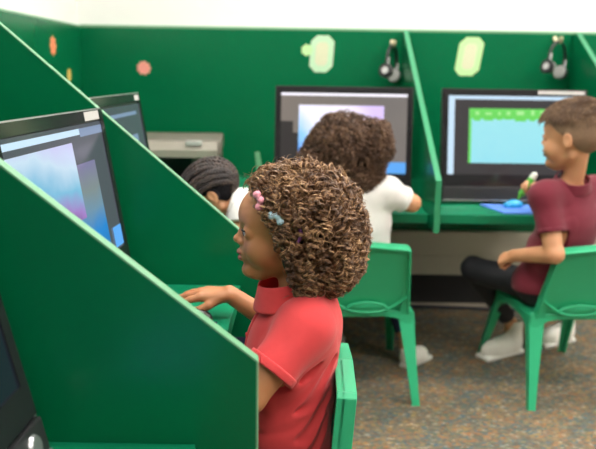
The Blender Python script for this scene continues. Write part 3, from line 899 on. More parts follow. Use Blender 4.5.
def shoe(parent, heel, toe, L, label=None, ankle=None, high=False):
    """low or high sneaker from heel to toe on the floor"""
    heel = Vector(heel); toe = Vector(toe); F = (toe - heel).normalized(); up = Vector((0, 0, 1))
    if abs(F.z) > .01:
        Lf = up.cross(F).normalized(); up = F.cross(Lf)
    R = frame(F, up); O = np.array(heel)
    Lc = lambda fn: local(fn, O, R, 1.0)
    def sole(P):
        q = P.copy(); w = .026 + .012 * np.clip((P[:, 0] / L - .25) * 1.6, 0, 1)
        q[:, 1] = q[:, 1] * (.036 / w)
        return rbox((L / 2, 0, .011), (L / 2, .036, .011), .0105)(q) * .8
    def upper(P):
        if high: P = P / np.array([1, 1, 1.28], np.float32)
        d = ell((L * .62, 0, .026), (L * .37, .034, .038))(P)
        d = smin(d, ell((L * .26, 0, .036), (L * .25, .030, .040))(P), .03)
        d = smin(d, cap((L * .22, 0, .04), (L * .20, 0, .10 if high else .062), .033, .032)(P), .02)
        d = smax(d, -cap((L * .2, 0, .09), (L * .19, 0, .2), .026, .028)(P), .004)
        d = smax(d, -(P[:, 2] - .012), .004)
        return smax(d, P[:, 2] - (.115 if high else .072), .004)
    m0 = np.minimum(np.array(heel), np.array(toe)) - .07; m1 = np.maximum(np.array(heel), np.array(toe)) + .07; m1[2] += .08
    o = sdf_obj('shoe', Lc(upper), m0, m1, .003, M_['shoe'], parent)
    sdf_obj('sole', Lc(sole), m0, m1, .003, M_['sole'], o)
    ls = []
    for k in range(5):
        x = L * (.40 + .075 * k); z = .078 - .0045 * k if k else .080
        z = .068 - .0035 * k
        z = {0: .071, 1: .069, 2: .066, 3: .063, 4: .059}[k] * (1.28 if high else 1)
        ls.append(np.array([O + R @ np.array([x, yy, z - 18 * yy * yy]) for yy in np.linspace(-.017, .017, 7)]))
    tubes('laces', ls, .0026, M_['sole'], o, 5)
    return o

def polo_collar(parent, c, up, r, m, F, h=.03, vox=.0025, flare=.012, gap=True):
    """c neck centre at collar base"""
    c = np.array(c); up = np.array(Vector(up).normalized()); F = np.array(Vector(F).normalized())
    top = c + up * h
    sh = Sh().add(skirt(c - up * .02, top + up * .03, r + flare + .010, r + .000, .0028, c - up * .006, top, up))
    if gap:  # open at the front
        sh.sub(ell(c + F * (r + .012) + up * .012, (.012, .012, .05), frame(F, up)), .004)
    return sdf_obj('collar', sh, c - .09, c + .09, vox, m, parent)

# ---- hair
def envelope_dirs(env, P, e=.002):
    g = np.stack([env(P + np.array(o)) - env(P - np.array(o)) for o in ((e, 0, 0), (0, e, 0), (0, 0, e))], 1)
    return g / (np.linalg.norm(g, axis=1)[:, None] + 1e-9)

def sample_env(env, lo, hi, n, rng, accept=None):
    out = []; lo = np.array(lo); hi = np.array(hi); tot = 0
    while tot < n:
        P = (lo + rng.random((n * 3, 3)) * (hi - lo)).astype(np.float32)
        for _ in range(3):
            d = env(P); g = envelope_dirs(env, P); P = (P - g * d[:, None]).astype(np.float32)
        ok = np.abs(env(P)) < .001
        if accept is not None: ok &= accept(P)
        P = P[ok]
        out.append(P); tot += len(P)
        if len(out) > 60: break
    P = np.concatenate(out)
    return P[:n]

def curl_locks(env, roots, rng, steps, step, amp, turns, flow, depth=.010, strands=2, outw=.25, jit=.3):
    """helical locks flowing over the envelope"""
    N = len(roots)
    g = envelope_dirs(env, roots)
    p = roots - g * depth
    d0 = np.array([flow(r) for r in roots]) + rng.normal(size=(N, 3)) * jit
    axis = [p.copy()]
    d = d0 / np.linalg.norm(d0, axis=1)[:, None]
    for s in range(steps - 1):
        g = envelope_dirs(env, p.astype(np.float32)); dist = env(p.astype(np.float32))
        dd = d - g * (d * g).sum(1)[:, None]
        dd /= np.linalg.norm(dd, axis=1)[:, None] + 1e-9
        k = s / steps
        dd = dd + g * np.clip((outw * depth * k - dist) / depth, -1, 1)[:, None] * .6 + np.array([0, 0, -.10])
        dd /= np.linalg.norm(dd, axis=1)[:, None]
        p = p + dd * step; axis.append(p.copy()); d = dd
    Aax = np.stack(axis, 1)          # N,steps,3
    T = np.gradient(Aax, axis=1); T /= np.linalg.norm(T, axis=2)[:, :, None] + 1e-9
    ref = np.array([.3, .2, .93]); A = np.cross(T, ref); A /= np.linalg.norm(A, axis=2)[:, :, None] + 1e-9
    B = np.cross(T, A)
    lines = []
    ph0 = rng.random(N) * 6.28; hand = np.where(rng.random(N) < .5, 1, -1)
    am = amp * (.7 + .6 * rng.random(N)); tn = turns * (.75 + .5 * rng.random(N))
    k = np.linspace(0, 1, steps)
    for q in range(strands):
        ph = ph0[:, None] + hand[:, None] * tn[:, None] * 2 * PI * k[None] + q * .55 + rng.normal(size=(N, 1)) * .15
        a = am[:, None] * (.35 + .65 * np.minimum(1, k * 2.5))[None] * (1 + .12 * q)
        X = Aax + a[:, :, None] * (np.cos(ph)[:, :, None] * A + np.sin(ph)[:, :, None] * B)
        lines.append(X)
    return np.concatenate(lines)

def batch_tubes(name, X, rad, m, parent, sides=3):
    N, n, _ = X.shape
    T = np.gradient(X, axis=1); T /= np.linalg.norm(T, axis=2)[:, :, None] + 1e-9
    ref = np.array([.41, -.3, .86]); A = np.cross(T, ref); A /= np.linalg.norm(A, axis=2)[:, :, None] + 1e-9
    B = np.cross(T, A)
    prof = np.minimum(1, np.linspace(0, 1, n) * 6 + .5) * np.minimum(1, (1 - np.linspace(0, 1, n)) * 5 + .25) * rad
    ang = np.arange(sides) * 2 * PI / sides
    V = X[:, :, None, :] + prof[None, :, None, None] * (np.cos(ang)[None, None, :, None] * A[:, :, None, :] + np.sin(ang)[None, None, :, None] * B[:, :, None, :])
    i = np.arange(n - 1)[:, None]; j = np.arange(sides)[None]; j2 = (j + 1) % sides
    q = np.stack([i * sides + j, i * sides + j2, (i + 1) * sides + j2, (i + 1) * sides + j], -1).reshape(-1, 4)
    Q = (q[None] + (np.arange(N) * n * sides)[:, None, None]).reshape(-1, 4)
    return fast_mesh(name, V.reshape(-1, 3), Q, m, parent, True)

# =================================================================== girl in red
g1 = thing('person', 'child with curly light brown hair in a red polo shirt using a computer', 'person', (0.0, 1.33, .32), 0, 'children at the computers')
def rel(o, root):
    """keep world-built meshes in place under a root placed elsewhere"""
    o.data.transform(Matrix.Translation(-Vector(root.location)))
H1 = Head((-.016, 1.336, .762), (-1, -.07, -.02), (-.02, 0, 1), .188)
Y0 = 1.33
torso1 = lambda e: [ell((-.006, Y0, .405), (.076 + e, .105 + e, .085 + e)), ell((-.014, Y0, .50), (.078 + e, .095 + e, .09 + e)), ell((-.012, Y0, .605), (.076 + e, .100 + e, .12 + e)),
                    cap((.012, Y0 - .080, .700), (.012, Y0 + .080, .700), .042 + e), ell((.025, Y0, .68), (.045 + e, .09 + e, .07 + e))]
def hip_legs(e, knees, hips, ankles, r=(.052, .040, .030), upto=None):
    out = []
    for k, h_, a in zip(knees, hips, ankles):
        out.append(cap(h_, k, r[0] + e, r[1] + e)); out.append(cap(k, a, r[1] + e, r[2] + e))
    return out
SL = (.012, Y0 - .098, .705); SRr = (.012, Y0 + .098, .705)
EL = (-.075, 1.180, .600); ER = (.010, 1.492, .585)
WR = (-.140, 1.512, .678); WLh = (-.165, 1.225, .685)
body = Sh()
for f in torso1(-.004): body.add(f, .03)
body.add(cap((.008, Y0, .70), (-.008, Y0, .80), .034, .031), .03)
body.add(H1.sdf(), .012)
body.add(cap(SL, EL, .034, .027), .02).add(cap(EL, WLh, .027, .019), .008)
body.add(cap(SRr, ER, .034, .027), .02).add(cap(ER, WR, .0265, .018), .008)
tipsR, thR = hand_ops(body, WR, (-.98, .10, .02), (.02, -.10, 1), (-.25, -1, -.15), .118, (.16, .15, .17, .20), thumb=(.28, .25), spread=.20, tfold=.40)
hand_ops(body, WLh, (-.95, .15, -.12), (-.1, 0, 1), (0, 1, -.2), .108, (.2, .22, .25, .3))
def lipmat(h):
    def g(P):
        q = h.loc(P)
        up = ((q[:, 0] - .455) / .05) ** 2 + (q[:, 1] / .085) ** 2 + ((q[:, 2] - .280) / .026) ** 2 < 1.1
        lo_ = ((q[:, 0] - .445) / .05) ** 2 + (q[:, 1] / .070) ** 2 + ((q[:, 2] - .222) / .029) ** 2 < 1.1
        return (up | lo_).astype(int)
    return g
o = sdf_obj('body', body, (-.34, 1.12, .30), (.13, 1.64, .98), .0022, [M_['skin_a'], M_['lips']], g1, lipmat(H1)); rel(o, g1)
# finger nails
sh = Sh()
# shirt
shirt = Sh()
for f in torso1(.007): shirt.add(f, .035)
HL = np.array(SL) + (np.array(EL) - np.array(SL)) * .56; HR = np.array(SRr) + (np.array(ER) - np.array(SRr)) * .56
shirt.add(cap(SL, HL, .043, .044), .03).add(cap(SRr, HR, .043, .044), .03)
CR = []
for (a_, m_, b_) in (((.055, 1.250, .665), (.020, 1.226, .625), (-.045, 1.245, .560)), ((.065, 1.262, .640), (.030, 1.231, .565), (-.050, 1.250, .520)), ((.062, 1.265, .570), (.015, 1.232, .500), (-.055, 1.255, .485)),
                    ((.060, 1.262, .520), (.020, 1.230, .450), (-.050, 1.252, .425)), ((-.045, 1.262, .660), (-.055, 1.244, .615), (-.040, 1.250, .550))):
    CR += [(a_, m_, .0065), (m_, b_, .0065)]
shirt.disp(folds(.0036, 36, 5)).disp(dirfold(.0048, CR)) 
dl = (np.array(EL) - np.array(SL)); dl /= np.linalg.norm(dl); dr = (np.array(ER) - np.array(SRr)); dr /= np.linalg.norm(dr)
def and_(a, b_): return lambda P: np.maximum(a(P), b_(P))
shirt.sub(and_(cap(HL, np.array(HL) + dl * .3, .06), plane(HL + dl * .012, -dl)), .002)
shirt.sub(and_(cap(HR, np.array(HR) + dr * .3, .06), plane(HR + dr * .012, -dr)), .002)
shirt.sub(cap(HL - dl * .012, HL + dl * .06, .034, .036), .003).sub(cap(HR - dr * .012, HR + dr * .06, .034, .036), .003)
shirt.sub(cap((.005, Y0, .745), (-.015, Y0, .84), .037, .05), .004)
shirt.isect(plane((0, 0, .335), (0, 0, -1)), .004)
o = sdf_obj('polo_shirt', shirt, (-.13, 1.10, .31), (.13, 1.60, .80), .0026, M_['red'], g1); rel(o, g1)
s_o = o
c_ = polo_collar(s_o, (-.004, Y0, .731), (-.24, 0, 1), .046, M_['red'], (-1, 0, -.1), .037, .0022, .027); rel(c_, g1)
# sleeve hem bands
for Hh, dd in ((HL, dl), (HR, dr)):
    a = np.array(Hh)
    q = sdf_obj('sleeve_hem', skirt(a - dd * .02, a + dd * .04, .0455, .0455, .0016, a - dd * .004, a + dd * .013, dd), a - .07, a + .07, .0022, M_['red'], s_o); rel(q, g1)
# placket and buttons on the chest
L_ = []
for z in np.linspace(.722, .600, 12):
    x = -.05
    P = np.array([[x_, Y0, z] for x_ in np.linspace(-.14, -.04, 200)], np.float32); d = shirt(P)
    i = np.argmax(d < 0); L_.append((P[i, 0] - .0008, Y0, z))
L_ = np.array(L_)
V = []; Fq = []
for i, p in enumerate(L_):
    V += [(p[0] + .004, Y0 - .013, p[2]), (p[0] - .002, Y0 - .011, p[2]), (p[0] - .002, Y0 + .011, p[2]), (p[0] + .004, Y0 + .013, p[2])]
    if i: 
        b0 = (i - 1) * 4; b1 = i * 4
        Fq += [(b0 + j, b0 + j + 1, b1 + j + 1, b1 + j) for j in range(3)]
q = obj_from('placket', V, Fq, M_['red'], s_o, True); rel(q, g1)
for i in (2, 6):
    bm = bmesh.new(); bmesh.ops.create_uvsphere(bm, u_segments=12, v_segments=8, radius=.0045, matrix=Matrix.Translation((L_[i][0] - .003, Y0, L_[i][2])) @ Matrix.Diagonal((.4, 1, 1, 1)))
    q = bm_obj('button', bm, M_['red'], s_o, True); rel(q, g1)
eyes(H1, g1)
for ch in list(g1.children):
    if ch.name.startswith(('eyeball', 'eyebrow')):
        rel(ch, g1)
        for c2 in ch.children: rel(c2, g1)
tr_ = Sh()
K1 = [(-.235, 1.275, .375), (-.235, 1.385, .375)]; Hp = [(-.02, 1.275, .385), (-.02, 1.385, .385)]; An = [(-.20, 1.27, .10), (-.20, 1.39, .10)]
for f in hip_legs(.004, K1, Hp, An): tr_.add(f, .02)
tr_.add(ell((-.014, Y0, .392), (.072, .106, .072)), .03)
o = sdf_obj('trousers', tr_, (-.31, 1.19, .06), (.12, 1.47, .49), .004, M_['navy'], g1); rel(o, g1)
for a in An:
    o = shoe(g1, (a[0] + .045, a[1], .0), (a[0] - .125, a[1], .0), .17)
    for x in [o] + list(o.children): rel(x, g1)

# hair
env1 = Sh().add(ell((.026, Y0 + .003, .870), (.082, .096, .094))).add(ell((-.030, Y0 + .003, .905), (.072, .080, .062)), .04).add(ell((.044, Y0, .820), (.062, .088, .058)), .04)
env1.add(ell((-.0, Y0 - .045, .835), (.046, .045, .070)), .03).add(ell((-.0, Y0 + .05, .835), (.046, .045, .070)), .03).add(ell((.050, Y0 - .02, .808), (.050, .06, .045)), .02)
env1.add(ell((.008, Y0 - .055, .800), (.036, .035, .045)), .02).disp(lambda P: .0035 * np.sin(P[:, 0] * 95 + 1) * np.sin(P[:, 2] * 85 + P[:, 1] * 60))
def face_zone(P, h=H1, m=0.0):
    q = h.loc(P)
    # hairline: forehead top slopes down in front of the ears
    lim = np.where(q[:, 2] > .55, .33 - .42 * np.clip(q[:, 2] - .62, 0, 1) / .3, .12 + .10 * np.clip((q[:, 2] - .45) / .1, 0, 1))
    lim = np.interp(q[:, 2], [-.2, .1, .35, .50, .62, .74, .84, .93], [.05, .06, .09, .13, .19, .27, .34, .50])
    return q[:, 0] > lim + m
core = Sh().add(lambda P: env1(P) + .016).disp(folds(.003, 110, 3))
cutface = lambda P: H1.s * (lambda q: np.interp(q[:, 2], [-.2, .1, .35, .50, .62, .74, .84, .93], [.05, .06, .09, .13, .19, .27, .34, .50]) - q[:, 0])(H1.loc(P))
core.sub(cutface if False else (lambda P: cutface(P)), .01)
hr = sdf_obj('hair', core, (-.13, 1.20, .72), (.16, 1.46, 1.0), .003, M_['hair_a0'], g1); rel(hr, g1)
def okm(X, m):
    return ~(face_zone(X.reshape(-1, 3).astype(np.float32), H1, m).reshape(X.shape[:2]).any(1))
rng = np.random.default_rng(21)
roots = sample_env(env1, (-.13, 1.20, .73), (.15, 1.46, .99), 1750, rng, lambda P: ~face_zone(P, H1, -.03))
top = np.array([-.045, Y0, .95])
def flow1(r):
    v = r - top; v = v / (np.linalg.norm(v) + 1e-6)
    return v * .7 + np.array([.45, 0, -.35])
for part_, (a_, b2, am_, tn_, stp, ow) in enumerate(((0, 900, .0060, 3.4, .0019, .8), (900, 1750, .0052, 4.2, .0018, 2.2))):
    X = curl_locks(env1, roots[a_:b2], rng, 32, stp, am_, tn_, flow1, depth=.013, strands=4, outw=ow, jit=.40)
    ok = okm(X, .05)
    o = batch_tubes('curls', X[ok], .00105, M_['hair_a'], hr); rel(o, g1)
# looser, finer strands combed back over the top and stray frizz
r2_ = sample_env(env1, (-.13, 1.22, .88), (.08, 1.44, .99), 700, rng, lambda P: (~face_zone(P, H1, .01)) & (P[:, 2] > .915))
X = curl_locks(env1, r2_, rng, 30, .0024, .0028, 1.6, lambda r: np.array([1, 0, .05]), depth=.003, strands=2, outw=.8, jit=.2)
o = batch_tubes('combed_strands', X[okm(X, .03)], .0006, M_['hair_a'], hr); rel(o, g1)
r3_ = sample_env(env1, (-.13, 1.20, .73), (.15, 1.46, .99), 520, rng, lambda P: ~face_zone(P, H1, -.03))
X = curl_locks(env1, r3_, rng, 26, .0021, .0045, 1.8, flow1, depth=.003, strands=1, outw=6.0, jit=.9)
o = batch_tubes('flyaway_strands', X[okm(X, .03)], .00055, M_['hair_a'], hr); rel(o, g1)
# small edge curls along the temple
hp_ = np.array([H1.w((np.interp(z, [.1, .35, .50, .62, .74, .84, .93], [.06, .09, .13, .19, .27, .34, .50]) + rng.uniform(-.12, -.03), -sg * y_, z)) for z in rng.uniform(.2, .9, 260) for sg in (1,) for y_ in (rng.uniform(.22, .34),)])
hp_ = np.array([p for p in hp_])
def env_head(P): return H1.sdf()(P) - .004
pr_ = hp_.astype(np.float32)
for _ in range(4):
    d = env_head(pr_); pr_ = (pr_ - envelope_dirs(env_head, pr_) * d[:, None]).astype(np.float32)
X = curl_locks(env_head, pr_, rng, 22, .0010, .0026, 2.4, lambda r: np.array([.9, 0, -.2]), depth=.004, strands=2, outw=1.0, jit=.5)
o = batch_tubes('temple_curls', X, .0008, M_['hair_a'], hr); rel(o, g1)
# hair clips and band
def clip_obj(name, c, d, size, m):
    c = np.array(c, np.float32)[None]
    for _ in range(3): c = (c - envelope_dirs(env1, c) * (env1(c)[:, None] - .007)).astype(np.float32)
    n = envelope_dirs(env1, c)[0]; c = c[0]; d = np.array(d) - n * np.dot(d, n); d /= np.linalg.norm(d)
    s = Sh().add(cap(c - d * size, c + d * size, .0038, .0030))
    t_ = np.cross(n, d)
    for k, q_ in enumerate((-.8, 0, .8)):
        s.add(ell(c + d * size * q_ + n * .002 + t_ * .003 * (1 if k % 2 else -1), (.0065, .0065, .0065)), .003)
    o = sdf_obj(name, s, c - .035, c + .035, .0016, m, hr); rel(o, g1); return o
clip_obj('hair_clip', (-.066, 1.255, .918), (.25, 0, -1), .013, M_['pink'])
clip_obj('hair_clip', (-.036, 1.235, .893), (.8, 0, -.45), .011, M_['paleblue'])
bl = []
for k in range(14):
    a = k / 13 * 1.6; bl.append((-.001 + .006 * math.sin(a * 2), 1.236 - .004 * math.sin(a * 2), .885 - .022 * a))
o = tubes('hair_band', [np.array(bl)], .0034, M_['purple'], hr, 6); rel(o, g1)
# =================================================================== generic seated child
def child(root, tw, Ft, am, headspec, chest, pelvis, shz, shw, arms, legs, skin, shirtm, trm, sleeve=.55, ph=.0, vox=.0045, fold_seed=1, shrt_z=.34, neckr=.032, hands=None, collar=True):
    """torso from pelvis to chest along given points; arms: [(shoulder, elbow, wrist, hand kwargs)], legs: [(hip, knee, ankle, heel, toe)]"""
    R = frame(Ft); pe = np.array(pelvis); ch = np.array(chest); H = Head(*headspec)
    mid = (pe + ch) / 2
    def torso(e):
        return [ell(pe, (.082 * tw + e, .108 * tw + e, .085 + e), R), ell(mid, (.078 * tw + e, .098 * tw + e, .10 + e), R), ell(ch, (.075 * tw + e, .102 * tw + e, .115 + e), R),
                cap(arms[0][0], arms[1][0], .042 + e), ell((np.array(arms[0][0]) + np.array(arms[1][0])) / 2 + np.array([0, 0, -.03]), (.045 + e, .09 + e, .06 + e), R)]
    nb = (np.array(arms[0][0]) + np.array(arms[1][0])) / 2 + np.array([0, 0, .0])
    nt_ = H.w((-.06, 0, .22))
    b = Sh()
    for f in torso(-.004): b.add(f, .03)
    b.add(cap(nb, nt_, neckr + .004, neckr), .03).add(H.sdf(), .012)
    for (S_, E_, W_, hk) in arms:
        b.add(cap(S_, E_, .035 * am, .029 * am), .02).add(cap(E_, W_, .030 * am, .020 * am), .008)
        if hk: hand_ops(b, W_, *hk[0], **hk[1])
    allp = np.array([pe, ch, H.w((0, 0, 1))] + [p for a in arms for p in a[:3]])
    lo = allp.min(0) - .16; hi = allp.max(0) + .14; lo[2] = max(.25, pe[2] - .1); hi[2] = H.w((0, 0, 1))[2] + .03
    for hp_, kn_, an_, he_, to_ in legs:
        b.add(cap(np.array(kn_) * .35 + np.array(an_) * .65, an_, .030, .024), .01); b.add(cap(an_, np.array(an_) + (0, 0, -.04), .024, .024), .01)
    lo2 = np.minimum(lo, np.array([l[2] for l in legs]).min(0) - .05); hi2 = np.maximum(hi, np.array([l[1] for l in legs]).max(0) + .05)
    o = sdf_obj('body', b, lo2, hi2, vox * .62, [skin, M_['lips']], root, lipmat(H)); rel(o, root)
    sh = Sh()
    for f in torso(.008): sh.add(f, .035)
    cuts = []
    for (S_, E_, W_, hk) in arms:
        S_ = np.array(S_); E_ = np.array(E_); Hh = S_ + (E_ - S_) * sleeve; d = (E_ - S_) / np.linalg.norm(E_ - S_)
        sh.add(cap(S_, Hh, .044, .043), .03); cuts.append((Hh, d))
    sh.disp(folds(.0026, 40, fold_seed))
    for Hh, d in cuts:
        sh.sub(and_(cap(Hh, Hh + d * .3, .06), plane(Hh + d * .012, -d)), .002)
        sh.sub(cap(Hh - d * .012, Hh + d * .06, .036, .038), .003)
    up = nt_ - nb; up /= np.linalg.norm(up)
    sh.sub(cap(nb + up * .045, nb + up * .12, .040, .05), .004)
    sh.isect(plane((0, 0, shrt_z), (0, 0, -1)), .004)
    so = sdf_obj('polo_shirt' if collar else 'shirt', sh, lo, hi, vox * .75, shirtm, root); rel(so, root)
    if collar:
        c_ = polo_collar(so, nb + up * .030, up, .046, shirtm, Ft, .032, .003, .012); rel(c_, root)
    for Hh, d in cuts:
        q = sdf_obj('sleeve_hem', skirt(Hh - d * .02, Hh + d * .04, .0455, .0455, .0017, Hh - d * .004, Hh + d * .013, d), Hh - .07, Hh + .07, .003, shirtm, so); rel(q, root)
    t = Sh().add(ell(pe + np.array([0, 0, -.015]), (.088, .112, .078), R))
    for hp_, kn_, an_, he_, to_ in legs:
        kn_ = np.array(kn_); an_ = np.array(an_)
        t.add(cap(hp_, kn_, .060, .047), .03).add(cap(kn_, kn_ + (an_ - kn_) * .86, .047, .034), .006)
    t.disp(folds(.003, 36, fold_seed + 3))
    for hp_, kn_, an_, he_, to_ in legs:
        kn_ = np.array(kn_); an_ = np.array(an_); dd = (an_ - kn_) / np.linalg.norm(an_ - kn_); c_ = kn_ + (an_ - kn_) * .88
        t.sub(cap(c_, c_ + dd * .1, .031), .003)
    lp = np.array([p for l in legs for p in l[:3]] + [pe])
    o = sdf_obj('trousers', t, lp.min(0) - .13, lp.max(0) + .13, vox * .9, trm, root); rel(o, root)
    for hp_, kn_, an_, he_, to_ in legs:
        o = shoe(root, he_, to_, np.linalg.norm(np.array(to_) - np.array(he_)), high=ph > 0)
        for x in [o] + list(o.children): rel(x, root)
    before = set(root.children)
    eyes(H, root)
    for c_ in set(root.children) - before:
        rel(c_, root)
        for c2 in c_.children: rel(c2, root)
    return H, so, o

# ------------------------------------------------------------------ girl in white, middle
g2 = thing('person', 'child seen from behind with big frizzy dark brown hair and a white shirt', 'person', (.21, 2.62, .32), 0, 'children at the computers')
H2, _, _ = child(g2, 1.0, (0, 1, 0), 1.08, ((.165, 2.60, .79), (-.12, 1, -.05), (-.12, 0, 1), .188), (.215, 2.585, .625), (.225, 2.62, .405), None, None,
    [((.132, 2.565, .728), (.06, 2.66, .64), (.08, 2.80, .672), (((.1, 1, -.1), (0, .1, 1), (1, 0, 0), .11, (.2, .2, .2, .2)), {})),
     ((.300, 2.560, .735), (.392, 2.60, .690), (.32, 2.76, .672), (((-.3, 1, -.05), (0, .1, 1), (-1, 0, 0), .11, (.2, .2, .2, .2)), {}))],
    [((.17, 2.66, .39), (.15, 2.90, .375), (.155, 3.00, .10), (.150, 2.965, 0), (.175, 3.12, 0)),
     ((.28, 2.66, .39), (.35, 2.88, .372), (.432, 2.845, .105), (.420, 2.80, 0), (.525, 2.925, 0))],
    M_['skin_b'], M_['white'], M_['navy'], sleeve=.60, fold_seed=4, collar=False)
env2 = Sh().add(ell((.150, 2.565, .888), (.112, .110, .108))).add(ell((.243, 2.545, .902), (.066, .075, .080)), .012).add(ell((.212, 2.55, .810), (.072, .060, .080)), .03).add(ell((.078, 2.56, .850), (.072, .08, .055)), .03)
env2.disp(lambda P: .005 * np.sin(P[:, 0] * 60 + 2) * np.sin(P[:, 2] * 55 + P[:, 1] * 40))
core = Sh().add(lambda P: env2(P) + .010).disp(folds(.004, 90, 8)).sub(lambda P: P @ np.array([0, -1, 0], np.float32) + 2.665, .01)
hr2 = sdf_obj('hair', core, (-.02, 2.42, .70), (.34, 2.72, 1.02), .004, M_['hair_b0'], g2); rel(hr2, g2)
rng = np.random.default_rng(5)
roots = sample_env(env2, (-.01, 2.42, .71), (.33, 2.68, 1.01), 2300, rng, lambda P: P[:, 1] < 2.655)
X = curl_locks(env2, roots, rng, 22, .0026, .0050, 2.4, lambda r: (r - np.array([.17, 2.56, .93])) * 4 + np.array([.1, 0, -.4]), depth=.006, strands=2, outw=2.2, jit=.8)
o = batch_tubes('frizz', X, .0011, M_['hair_b'], hr2); rel(o, g2)

# ------------------------------------------------------------------ boy in maroon
by = thing('person', 'boy with close-cropped sides in a maroon polo shirt holding a green marker', 'person', (.91, 2.62, .32), 0, 'children at the computers')
bsh = (.812, 2.49, .745)
H4, so4, _ = child(by, 1.12, (-.5, .87, 0), 1.08, ((.914, 2.515, .822), (-.74, .68, -.04), (0, 0, 1), .222), (.925, 2.56, .625), (.885, 2.63, .405), None, None,
    [((.818, 2.500, .738), (.845, 2.435, .555), (.755, 2.585, .512), (((-.45, .75, -.35), (-.5, -.3, .8), (.7, .5, .2), .125, (.85, .9, 1.0, 1.0)), dict(thumb=(.5, .5)))),
     ((1.03, 2.625, .742), (1.03, 2.79, .655), (.876, 2.755, .722), (((-.93, -.25, .30), (-.15, .75, .62), (-.3, -.6, .65), .115, (.55, .75, .9, 1.0)), dict(thumb=(.6, .3))))],
    [((.86, 2.66, .385), (.675, 2.835, .395), (.880, 2.985, .135), (.935, 3.005, 0), (.745, 2.900, 0)),
     ((.97, 2.70, .385), (.96, 2.95, .39), (1.15, 3.12, .13), (1.20, 3.15, 0), (1.03, 3.06, 0))],
    M_['skin_b'], M_['maroon'], M_['blackcl'], sleeve=.58, ph=1, fold_seed=9, shrt_z=.385)
def side_zone(q):
    lim = np.interp(q[:, 2], [.05, .2, .35, .48, .60, .70, .80, .9], [-.40, -.28, -.12, -.06, .14, .26, .33, .38])
    return lim
hfn = H4.sdf()
buz = Sh().add(lambda P: hfn(P) - .0028)
buz.sub(lambda P: H4.s * (side_zone(H4.loc(P)) - H4.loc(P)[:, 0]), .004)
buz.sub(ell(H4.w((-.035, .40, .46)), np.array([.10, .075, .125]) * H4.s, H4.R), .004).sub(ell(H4.w((-.035, -.40, .46)), np.array([.10, .075, .125]) * H4.s, H4.R), .004)
buz.sub(plane(H4.w((0, 0, .20)), -H4.R[:, 2] * -1 * -1) if False else plane(H4.w((-.3, 0, .17)), H4.R[:, 2]), .01)
hb = sdf_obj('hair', buz, H4.w((0, 0, .5)) - .16, H4.w((0, 0, .5)) + .16, .003, M_['hair_d0'], by); rel(hb, by)
envb = Sh().add(lambda P: hfn(P) - .016)
rng = np.random.default_rng(8)
c0 = H4.w((0, 0, .9))
def topz(P):
    q = H4.loc(P); return (q[:, 2] > .80 - .10 * np.clip(-q[:, 0], 0, 1)) & (q[:, 0] < .42)
rt = sample_env(envb, c0 - .15, c0 + .12, 1700, rng, topz)
capb = Sh().add(lambda P: hfn(P) - .010).disp(folds(.002, 120, 2)).sub(lambda P: H4.s * (H4.loc(P)[:, 2] - (.79 - .10 * np.clip(-H4.loc(P)[:, 0], 0, 1))), .008)
capb.sub(lambda P: H4.s * (.41 - H4.loc(P)[:, 0]), .006)
o = sdf_obj('top_hair', capb, c0 - .17, c0 + .14, .003, M_['hair_d'], hb); rel(o, by)
fl = H4.R @ np.array([.8, .5, .1])
X = curl_locks(envb, rt, rng, 18, .0022, .0022, 1.0, lambda r: fl, depth=.008, strands=2, outw=1.2, jit=.45)
o = batch_tubes('top_strands', X, .0010, M_['hair_d'], hb); rel(o, by)
# green marker held in the right hand
mk = thing('marker', 'green marker with a white end, held in the hand of the boy in maroon', 'marker', (.818, 2.725, .725))
a = np.array([.0, 0, 0]); b_ = np.array([.034, .002, .056])
prof = np.linspace(0, 1, 12)
tubes('barrel', [np.array([a + (b_ - a) * t_ for t_ in np.linspace(-.35, .72, 8)])], .0118, M_['green_m'], mk, 16)
f = Sh().add(cap(a + (b_ - a) * .74, a + (b_ - a) * .96, .0120, .0105))
sdf_obj('end_cap', f, (-.03, -.03, -.03), (.07, .04, .09), .0018, M_['white_m'], mk)
f = Sh().add(cap(a - (b_ - a) * .33, a - (b_ - a) * .62, .0090, .0030))
sdf_obj('tip', f, (-.05, -.03, -.06), (.03, .03, .03), .0015, M_['green_m'], mk)

# ------------------------------------------------------------------ braided child behind the second divider
g3 = thing('person', 'child with dark braided hair and a white shirt, bent down behind the second divider', 'person', (-.03, 2.16, .32), 0, 'children at the computers')
H3, so3, _ = child(g3, .95, (-1, 0, 0), 1.0, ((-.196, 2.16, .712), (-.80, -.02, -.60), (-.60, 0, .80), .180), (-.060, 2.16, .615), (-.01, 2.16, .40), None, None,
    [((-.140, 2.075, .730), (-.16, 2.03, .69), (-.25, 2.06, .665), (((-1, 0, -.15), (-.1, 0, 1), (0, 1, 0), .1, (.2, .2, .2, .2)), {})),
     ((-.140, 2.245, .730), (-.15, 2.29, .69), (-.25, 2.28, .665), (((-1, 0, -.15), (-.1, 0, 1), (0, -1, 0), .1, (.2, .2, .2, .2)), {}))],
    [((-.05, 2.10, .385), (-.27, 2.10, .37), (-.24, 2.10, .10), (-.20, 2.10, 0), (-.36, 2.10, 0)),
     ((-.05, 2.22, .385), (-.27, 2.22, .37), (-.24, 2.22, .10), (-.20, 2.22, 0), (-.36, 2.22, 0))],
    M_['skin_b'], M_['white'], M_['navy'], fold_seed=14)
hf3 = H3.sdf()
capc = Sh().add(lambda P: hf3(P) - .0045)
lim3 = lambda q: np.interp(q[:, 2], [.05, .2, .35, .48, .60, .70, .80, .9], [-.30, -.20, -.10, -.03, .12, .22, .28, .36])
capc.sub(lambda P: H3.s * (lim3(H3.loc(P)) - H3.loc(P)[:, 0]), .004)
for sg in (1, -1): capc.sub(ell(H3.w((-.035, sg * .40, .46)), np.array([.09, .075, .115]) * H3.s, H3.R), .004)
